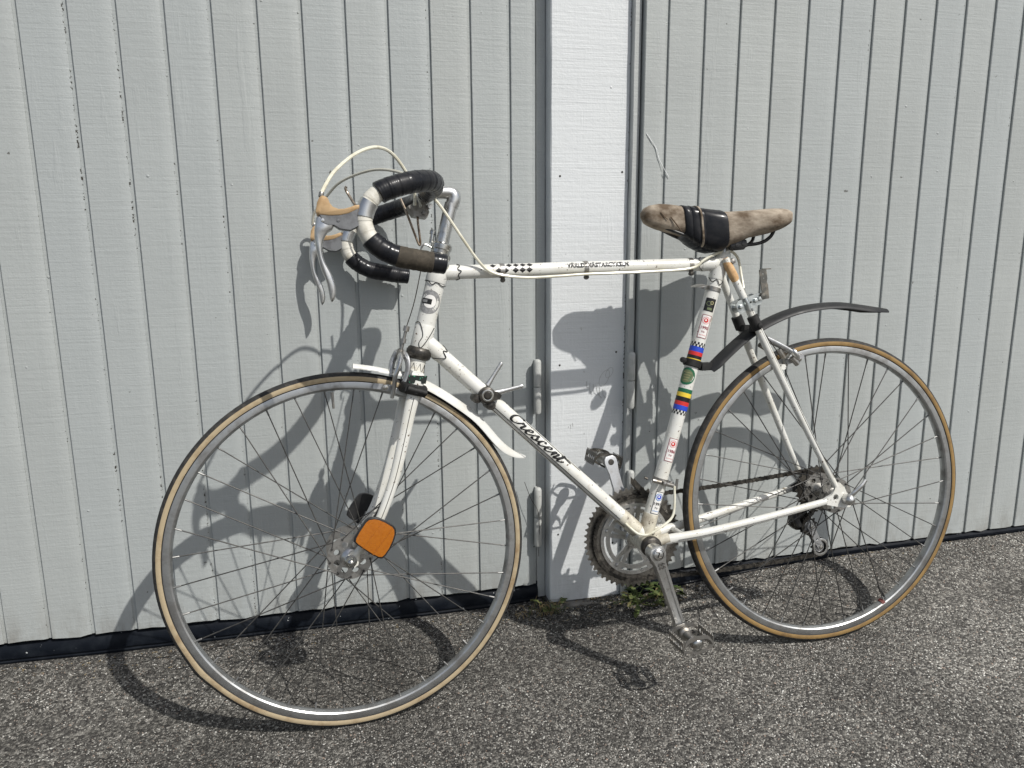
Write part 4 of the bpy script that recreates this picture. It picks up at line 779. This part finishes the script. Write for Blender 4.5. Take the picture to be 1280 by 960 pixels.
for s in (1, -1):
    p = spline([(-.002, .040 * s, -.050), (.001, .0420 * s, -.100), (.0015, .0440 * s, -.170), (.004, .0465 * s, -.240), (.0145, .0485 * s, -.312), (.0300, .0495 * s, -.355), (.0470, .050 * s, -.385)], 6); n = len(p)
    bl = MB().tube(p, [lerp(.0128, .0065, i / (n - 1)) for i in range(n)], 18, flat=[lerp(.66, .9, i / (n - 1)) for i in range(n)], up=(0, 1, 0)); fb_ = part(bl, 'fork_blade', WHITE, fork, MS)
    part(MB().plate([(.040, -.372), (.054, -.376), (.0600, -.388), (.058, -.402), (.053, -.404), (.051, -.396), (.046, -.396), (.042, -.404), (.036, -.398), (.036, -.384)], [], .008, (0, .0505 * s, 0)), 'fork_end', WHITE, fork, MS, 30)
    if s > 0: part(MB().tube([q + V3((-.0005, .0086 - .0028 * i / n, 0)) for i, q in enumerate(p[4:-6])], .0006, 5), 'pinstripe', BLACKC, fork, MS)
cln = MB(); cln.tube([(.0172 * sin(a), .0172 * cos(a), -.028 + .0085 * (1 if k % 2 else -1)) for k, a in enumerate(np.linspace(-1.3, 1.5, 9))], .0008, 5); part(cln, 'crown_lining', BLACKC, fork, MS)
tg = MB().loft([[(x, .0215 + .028 * 0, z), (x, .0235, z), (x * .8, .0235, z), (x * .8, .0215, z)] for x, z in ((.014, -.055), (.014, -.055))]); 
gl = MB()
gl.loft([[(x, y, z) for x, y in ((.019 * k, .052 * k), (0, .060 * k), (-.021 * k, .052 * k), (-.024 * k, .03), (-.024 * k, -.03), (-.021 * k, -.052 * k), (0, -.06 * k), (.019 * k, -.052 * k), (.024 * k, -.03), (.024 * k, .03))] for z, k in ((-.0570, .90), (-.0600, 1), (-.0720, 1.02), (-.0765, .94))], 0)
gl.tube([(-.020, .056, -.0680), (.016, .058, -.0660)], .0052, 10, 0)
part(gl, 'crown_clamp', BLACKR, M=MS)
lh = MB(); lh.lathe([(.012, -.013), (.0185, -.012), (.0225, -.0090), (.0238, -.004), (.0238, .003), (.0215, .0085), (.0185, .011), (.0180, .014)], (0, 0, 0), (0, 0, 1), 32); part(lh, 'headset_cup', DARK, M=MS)
uh = MB(); uh.lathe([(.0185, .158), (.0215, .160), (.0232, .165), (.0225, .171), (.0195, .174), (.0180, .177), (.0200, .180), (.0212, .184), (.0205, .188), (.0178, .190), (.0178, .196), (.0198, .198), (.0198, .206), (.0160, .210), (.0125, .2105)], (0, 0, 0), (0, 0, 1), 32); part(uh, 'headset_cup', CHROME, M=MS)
hh_ = MB(); hh_.tube(spline([(.018, .004, .196), (.032, .004, .199), (.037, .004, .190), (.034, .004, .180)], 5), .0018, 8); hh_.tube([(.020, -.004, .205), (.021, -.004, .224)], .0042, 10); hh_.lathe([(.0060, .0), (.0060, .006), (.004, .008), (0, .008)], (.021, -.004, .222), (0, 0, 1), 10); part(hh_, 'cable_hanger', CHROME, M=MS)
sm_ = MB(); sm_.tube(spline([(0, 0, .200), (0, 0, .240), (-.001, 0, .285)], 4), [.0124] * 9, 20); sm_.tube(spline([(-.0025, 0, .279), (-.0035, 0, .2955), (.003, 0, .3035), (.022, 0, .300), (.048, 0, .288)], 5), [.0124, .0126, .0128, .013, .0130, .0130, .0130, .0130, .0128, .0126, .0124] + [.012] * 10, 20)
sm_.tube([(.050, .017, .288), (.050, -.017, .288)], .0168, 20); sm_.tube([(.038, .010, .269), (.038, -.010, .269)], .0045, 10); part(sm_, 'stem', ALU, M=MS)
# handlebar with its tapes
HBH = [(.050, .0, .288), (.0505, .075, .288), (.056, .122, .2865), (.072, .160, .2800), (.100, .188, .2650), (.1285, .198, .2475), (.1505, .2, .2295), (.1610, .2, .2060), (.1600, .2, .1815), (.1430, .2, .1590), (.1081, .2, .1458), (.0630, .2, .1470), (.0215, .2, .1512)]
def barpath(s): return spline([(x, y * s, z) for x, y, z in HBH], 8)
BN, BF = barpath(1), barpath(-1)
bar = part(MB().tube(BF[::-1] + BN[1:], .0122, 16), 'handlebar', ALU, M=MS)
def tape(pth, i0, i1, r, m, name, wob=.0005, seg=18):
    p = pth[i0:i1 + 1]; fine = []
    for a, b in zip(p, p[1:]): fine += [lerp(a, b, k / 3) for k in range(3)]
    fine.append(p[-1]); n = len(fine); acc_ = 0; R = []
    for k in range(n):
        if k: acc_ += (fine[k] - fine[k - 1]).length
        R.append((r + wob * ((acc_ % .017) / .017 - .5) * 2 + random.gauss(0, wob * .25)) * (.9 if k in (0, n - 1) else 1))
    return part(MB().tube(fine, R, seg), name, m, bar, MS, 50)
for q, pth in ((1, BN), (-1, BF)):
    tape(pth, 3, 47 if q > 0 else 45, .0174, TAPE, 'bar_tape', .00035); tape(pth, 47 if q > 0 else 45, 72, .0136, TAPEW, 'bar_tape', .0003)
    tape(pth, 71, 82, .0166, TAPE, 'bar_tape', .0003)
    tape(pth, 81, 92, .0170, TAPEB if q > 0 else TAPE, 'bar_tape', .0003); tape(pth, 91, 96, .0163, TAPE, 'bar_tape', .0003)
# brake levers
BS = 1
HOOD = [(.2330, .1800), (.2342, .1929), (.2325, .2010), (.2285, .2052), (.2233, .2045), (.2190, .1975), (.2120, .1920), (.2011, .1907), (.1907, .1938), (.1798, .2002), (.1723, .2059), (.1690, .2030), (.1725, .1985), (.1839, .1888), (.1971, .1820), (.2141, .1768), (.2301, .1748)]
BODY = [(.2290, .1760), (.2120, .1790), (.1918, .1880), (.1707, .2020), (.1651, .1960), (.1640, .1860), (.1647, .1753), (.1773, .1645), (.1930, .1625), (.2037, .1660), (.2120, .1640), (.2200, .1650)]
for s in (1, -1):
    lv = MB().pillow(BODY, .0098, y0=.2 * s, shrink=.93); lv.lathe([(0, .0112), (.0022, .011), (.0026, .0098)], (.1985, .2 * s, .1745), (0, s, 0), 10); lever = part(lv, 'brake_lever', BODYM, M=MS, smooth=30)
    part(MB().pillow(HOOD, .0118, y0=.2 * s, shrink=.80), 'hood', TAN, lever, MS, 60)
    cl = MB(); i = 56; cl.tube([BN[i - 3 + k] if s > 0 else BF[i - 3 + k] for k in range(9)], .0150, 18); part(cl, 'clamp_band', ALU, lever, MS)
    BLD = [(.2301, .1729), (.2305, .1610), (.2290, .1497), (.2243, .1323), (.2162, .1132), (.2091, .0988), (.1950, .0772), (.1873, .0577), (.1838, .0522), (.1815, .0525), (.1790, .0621), (.1828, .0776), (.1923, .0942), (.2053, .1098), (.2116, .1231), (.2136, .1388), (.2102, .1521), (.2040, .1600), (.2035, .1690), (.2075, .1772), (.2180, .1790)]
    c2 = [(p.x, p.z) for p in spline([(x, 0, z) for x, z in BLD], 4, closed=True)]; n_ = len(c2); bl = MB(); rings = []
    for yy, ins in ((-.0085, .0030), (-.0070, .0010), (-.0035, 0), (.0035, 0), (.0070, .0010), (.0085, .0030)):
        rg_ = []
        for i, p in enumerate(c2):
            q0, q1 = c2[i - 1], c2[(i + 1) % n_]; t = V3((q1[0] - q0[0], 0, q1[1] - q0[1])).normalized(); k_ = lerp(.72, 1, min(1, max(0, (p[1] - .05) / .11))); rg_.append((p[0] - t.z * ins * -1 * BS, .2 * s + yy * k_, p[1] + t.x * ins * -1 * BS))
        rings.append(rg_)
    bl.loft(rings)
    for q in (1, -1): bl.lathe([(0, .0118), (.0026, .0115), (.0032, .0080)], (.2210, .2 * s, .1690), (0, q, 0), 10)
    part(bl, 'lever_blade', ALU, lever, MS); part(MB().lathe([(.0034, 0), (.0040, .001), (.0040, .007), (.003, .0085)], (.2305, .2 * s, .2030), (0, 0, 1), 12), 'cable_ferrule', STEEL, lever, MS)
# cables
part(MB().tube(spline([(.2309, .2, .208), (.2263, .18, .2293), (.2162, .16, .2573), (.1901, .12, .2989), (.1593, .09, .3252), (.1289, .06, .3295), (.0959, .04, .3087), (.0735, .02, .2853), (.066, .012, .262)], 8), .0030, 8), 'brake_cable', CABLE, M=MS)
part(MB().tube(spline([(.2333, -.2, .206), (.2348, -.19, .2298), (.2198, -.17, .2621), (.1994, -.14, .2935), (.1606, -.1, .3178), (.1268, -.07, .3265), (.0877, -.03, .3195), (.0660, .0, .2912), (.055, .012, .262)], 8), .0027, 8), 'brake_cable', CABLEG, M=MS)
part(MB().tube(spline([(.8520, .040, .6300), (.8337, .034, .6140), (.8127, .032, .5843), (.7867, .028, .5455), (.7631, .022, .5132), (.7421, .0185, .4923), (.7144, .0175, .4829), (.6642, .017, .4775), (.6003, .017, .4793), (.5432, .016, .4820), (.4346, .016, .484), (.3274, .0165, .4890), (.2965, .018, .5054), (.2697, .018, .5179), (.2324, .0, .5256), (.2060, -.008, .5114), (.2020, .0, .4727), (.2046, .016, .4345)], 7), .0028, 8), 'brake_cable', CABLE)
part(MB().tube(spline([(.2046, .016, .4345), (.1800, .020, .380), (.1300, .022, .310)], 6), .0010, 6), 'brake_wire', DARK)
part(MB().tube(spline([(.030, .004, .185), (.0288, .004, .0945), (.0345, .010, .0403), (.0366, .012, .017)], 6), .0010, 6), 'brake_wire', DARK, M=MS)
part(MB().tube(spline([(.3686, .020, .048), (.3708, .024, .0107), (.3783, .028, -.0138), (.4009, .031, -.0296), (.4315, .030, -.0440), (.4501, .026, -.0430), (.463, .020, -.0335), (.476, .0165, -.0205)], 7), .0026, 8), 'gear_cable', CABLE)
part(MB().tube([onrod(DTA, DTB, RD_, s, -.75, .0045) for s in np.linspace(.155, .555, 10)], .0009, 6), 'gear_wire', DARK)
for x in (.712, .5440, .3195):
    c0 = lerp(TTA, TTB, (TTA.x - x) / (TTA.x - TTB.x)); cc_ = MB().tube([c0 + V3((.0045, 0, 0)), c0 - V3((.0045, 0, 0))], RT_ + .0009, 22, 0); cc_.lathe([(0, .005), (.0042, .0045), (.0050, 0), (.0040, -.006), (0, -.006)], c0 + V3((0, .008, -.0180)), (0, 1, 0), 12, 1); cc_.box(c0 + V3((0, .008, -.0135)), (.007, .006, .006), 1); part(cc_, 'cable_clip', [STEEL, DARK])
# gear shifters on the down tube
sh = MB(); sc0 = onrod(DTA, DTB, 0, .1575, 0, 0); sh.tube([onrod(DTA, DTB, 0, .1475, 0, 0), onrod(DTA, DTB, 0, .1675, 0, 0)], RD_ + .0022, 22, 0)
for s in (1, -1): sh.lathe([(0, .0325), (.0055, .0322), (.0066, .031), (.0070, .0295), (.0120, .029), (.0155, .0270), (.0162, .0245), (.0162, .017), (.0120, .013)], sc0, (0, s, 0), 26, 0)
sh.lathe([(.0080, .0296), (.0100, .0300), (.0118, .0294)], sc0, (0, 1, 0), 22, 1); sh.lathe([(0, .023), (.0070, .022), (.0095, .018), (.0095, -.018), (0, -.02)], sc0 + V3((-.008, 0, -.020)), (0, 1, 0), 16, 0); sh.lathe([(0, .024), (.0070, .023), (.0090, .019), (.0090, -.012)], sc0 + V3((.018, 0, -.0060)), (0, 1, 0), 16, 0); sh.loft([[sc0 + V3((x, y, z)) for x, z in ((.004, .012), (-.020, .006), (-.0275, -.001), (-.024, -.008), (-.006, -.012))] for y in (.019, .0275)], 0); shf = part(sh, 'shifter', [DARK, CHROME])
for y, tip in ((.0215, V3((.6830, .024, .2715))), (-.0215, V3((.7120, -.024, .3150)))):
    b0 = sc0 + V3((0, y, 0)); lvp = spline([b0, lerp(b0, tip, .35), lerp(b0, tip, .75), tip], 5); n = len(lvp); part(MB().tube(lvp, [lerp(.0080, .0040, min(1, i / n * 2.2)) for i in range(n - 2)] + [.0044, .0032], 12, flat=.6, up=(0, 1, 0)), 'gear_lever', ALU, shf)
# brakes: side-pull calipers
def caliper(M, o, face, arms, pads, top):
    mb = MB(); mb.tube([o + V3((-.02 * face, 0, 0)), o + V3((.020 * face, 0, 0))], .0040, 10); mb.lathe([(0, .022), (.006, .0215), (.007, .018), (.007, .012)], o, (face, 0, 0), 12); bk = part(mb, 'brake_caliper', [CHROME], M=M)
    for i, a in enumerate(arms): P_ = spline(a, 6); n = len(P_); part(MB().tube(P_, [lerp(.0080, .0054, k / n) for k in range(n)], 12, flat=.7, up=(1, 0, 0)), 'caliper_arm', ALU if i == 0 else ALUD, bk, M)
    for c, d, nrm in pads:
        c, d = V3(c), V3(d).normalized(); u = V3((0, 1, 0)); v = d.cross(u); p = MB()
        p.loft([[c + d * t + u * (y * k) + v * (z * k) for y, z in ((-.0045, -.005), (.0045, -.005), (.0045, .005), (-.0045, .005))] for t, k in ((-.021, .9), (-.020, 1), (.020, 1), (.021, .9))], 0); p.tube([c, c + V3((0, nrm * .016, 0))], .0040, 10, 1); p.lathe([(0, .019), (.0055, .018), (.0062, .011), (.0062, .009)], c, (0, nrm, 0), 6, 1); part(p, 'brake_pad', [mat('grey_pad', (.10, .10, .10), .7) if False else ALUD, CHROME], bk, M)
    t_ = MB()
    for a, b, r in top: t_.tube([a, b], r, 10)
    part(t_, 'cable_anchor', STEEL, bk, M)
fo = V3((.0215, 0, -.044))
caliper(MS, fo, 1, [[(.034, .004, -.014), (.0365, .022, -.012), (.0365, .033, -.020), (.0375, .0375, -.0345), (.0395, .0365, -.050), (.0370, .032, -.0675), (.0360, .028, -.0905)], [(.0304, 0, -.006), (.0225, .012, -.0135), (.0170, .018, -.0285), (.0170, .019, -.0495), (.0205, .020, -.0660)], [(.0377, -.008, -.008), (.0400, -.025, -.0237), (.0385, -.035, -.0426), (.0360, -.031, -.0667), (.036, -.026, -.085)], [(.040, 0, -.006), (.044, -.004, -.020), (.046, .002, -.034), (.044, .004, -.048)]],
        [((.0520, .0165, -.0740), (.985, 0, -.10), 1), ((.0520, -.0165, -.0740), (.985, 0, -.10), -1)], [(V3((.0342, .012, .0402)), V3((.0350, .010, -.0086)), .0030), (V3((.0340, .012, .0440)), V3((.0342, .012, .0340)), .0058), (V3((.0345, .012, .020)), V3((.0345, .012, .012)), .0050), (V3((.0350, .004, -.004)), V3((.0370, .020, -.012)), .0066), (V3((.0400, .030, -.028)), V3((.0330, .030, -.026)), .0050)])
ro = V3((.118, 0, .285))
caliper(MF, ro, -1, [[(.104, 0, .290), (.104, .020, .312), (.102, .032, .312), (.096, .034, .303), (.090, .028, .294), (.088, .026, .288)], [(.100, 0, .290), (.098, -.02, .308), (.094, -.034, .305), (.090, -.030, .294), (.088, -.026, .288)], [(.150, .010, .340), (.132, .018, .330), (.116, .026, .320), (.104, .031, .312)]],
        [((.0880, .0165, .2960), (.958, 0, -.285), 1), ((.0880, -.0165, .2960), (.958, 0, -.285), -1)], [(V3((.130, .022, .318)), V3((.118, .022, .300)), .0060), (V3((.104, .03, .300)), V3((.090, .03, .286)), .0062), (V3((.170, .016, .330)), V3((.150, .016, .318)), .006)])
# wire lamp holder clamped under the bar
wh_ = MB(); wh_.loft([[(x, y, z) for x, z in ((.0765, .2600), (.0660, .2700), (.0430, .2720), (.0350, .2600), (.0365, .2490), (.0500, .2470), (.0620, .2460))] for y in (-.036, -.034, -.006, -.004)]); wh_.lathe([(0, .006), (.0045, .005), (.005, 0)], (.044, -.004, .2560), (0, 1, 0), 12); wh_.tube([(.060, -.02, .262), (.0585, -.02, .280)], .007, 10)
wb_ = part(wh_, 'bar_clamp', mat('worn_clamp_metal', (.30, .29, .27), .45, .6, c2=(.16, .15, .13), scale=70), M=MS)
WIRE = mat('bronzed_wire', (.17, .12, .08), .35, .7, c2=(.35, .30, .24), scale=60)
part(MB().tube(spline([(.1878, -.080, .2786), (.1885, -.081, .2740), (.1814, -.080, .2650), (.164, -.062, .2437)], 6), .0026, 8), 'wire_loop', WIRE, wb_, MS)
part(MB().tube(spline([(.0905, -.018, .2720), (.0779, -.01, .2526), (.0594, -.004, .2230), (.0430, 0, .1975), (.0400, 0, .1990), (.0440, 0, .2120), (.0509, -.004, .2328), (.0560, -.012, .2560)], 7), .0022, 8), 'wire_loop', WIRE, wb_, MS)
# front mudguard blade (white) and reflectors
FG = [(.1148, 0, -.0456), (.0800, 0, -.0430), (.0469, 0, -.0425), (.0100, 0, -.0420), (-.0199, 0, -.0480), (-.0446, 0, -.0545), (-.0866, 0, -.0700), (-.1400, 0, -.0950), (-.1921, 0, -.1330), (-.2230, 0, -.1495), (-.2516, 0, -.1565)]
fg = guard(FG, .0160, .0022, .0140, lambda t: (.5 if t < .30 else lerp(.5, 1, min(1, (t - .30) / .12))) * (1 if t < .80 else lerp(1, .22, ((t - .80) / .20) ** 1.6))); part(fg, 'front_mudguard', WHITE2, M=MS, smooth=50)
def reflector(y, outl, face, m, label):
    c = V3((sum(p[0] for p in outl) / len(outl), 0, sum(p[1] for p in outl) / len(outl))); rim = MB().pillow(outl, .0045, y0=y, shrink=.96); rf = part(rim, 'reflector', BLACKP, M=MS); rf['label'] = label
    o2 = [(c.x + (p[0] - c.x) * .92, c.z + (p[1] - c.z) * .92) for p in outl]; d1 = V3((-.42, 0, .9)).normalized(); d0 = V3((-d1.z, 0, d1.x)); le = MB()
    # lens in three facets
    rings = [[(c.x + (p[0] - c.x) * k, y + face * (.0045 + h - .0016 * abs((V3((p[0] - c.x, 0, p[1] - c.z)).dot(d0)) / .03)), c.z + (p[1] - c.z) * k) for p in o2] for k, h in ((1, 0), (.99, .0022), (.55, .0032))]; le.loft(rings); part(le, 'reflector_lens', m, rf, MS, 30)
    if face > 0:
        for q in (-.0085, .0135):
            e0 = c + d0 * q; part(MB().tube([(e0 + d1 * t).to_tuple()[:1] + (y + .0070,) + (e0 + d1 * t).to_tuple()[2:] for t in (-.029, 0, .029)], .0006, 5), 'lens_seam', m, rf, MS)
    br_ = MB(); br_.tube([(c.x * .3 + .030 * .7, y - face * .004, c.z * .3 - .385 * .7), (c.x, y - face * .004, c.z)], .0045, 8); part(br_, 'bracket', STEEL, rf, MS)
RO = [(.0440, -.3105), (.0395, -.3050), (.0300, -.3020), (.0214, -.3020), (.0080, -.3055), (-.0080, -.3120), (-.0130, -.3170), (-.0152, -.3260), (-.0140, -.3400), (-.0105, -.3550), (-.0050, -.3680), (-.0005, -.3735), (.0060, -.3740), (.0200, -.3690), (.0350, -.3620), (.0500, -.3545), (.0560, -.3500), (.0560, -.3430), (.0520, -.3300)]
reflector(.0740, RO, 1, AMBER, 'amber reflector on the left fork end')
reflector(-.0740, [(x + .004, z + .008) for x, z in RO], -1, AMBER, 'reflector on the far fork end seen from its black back')
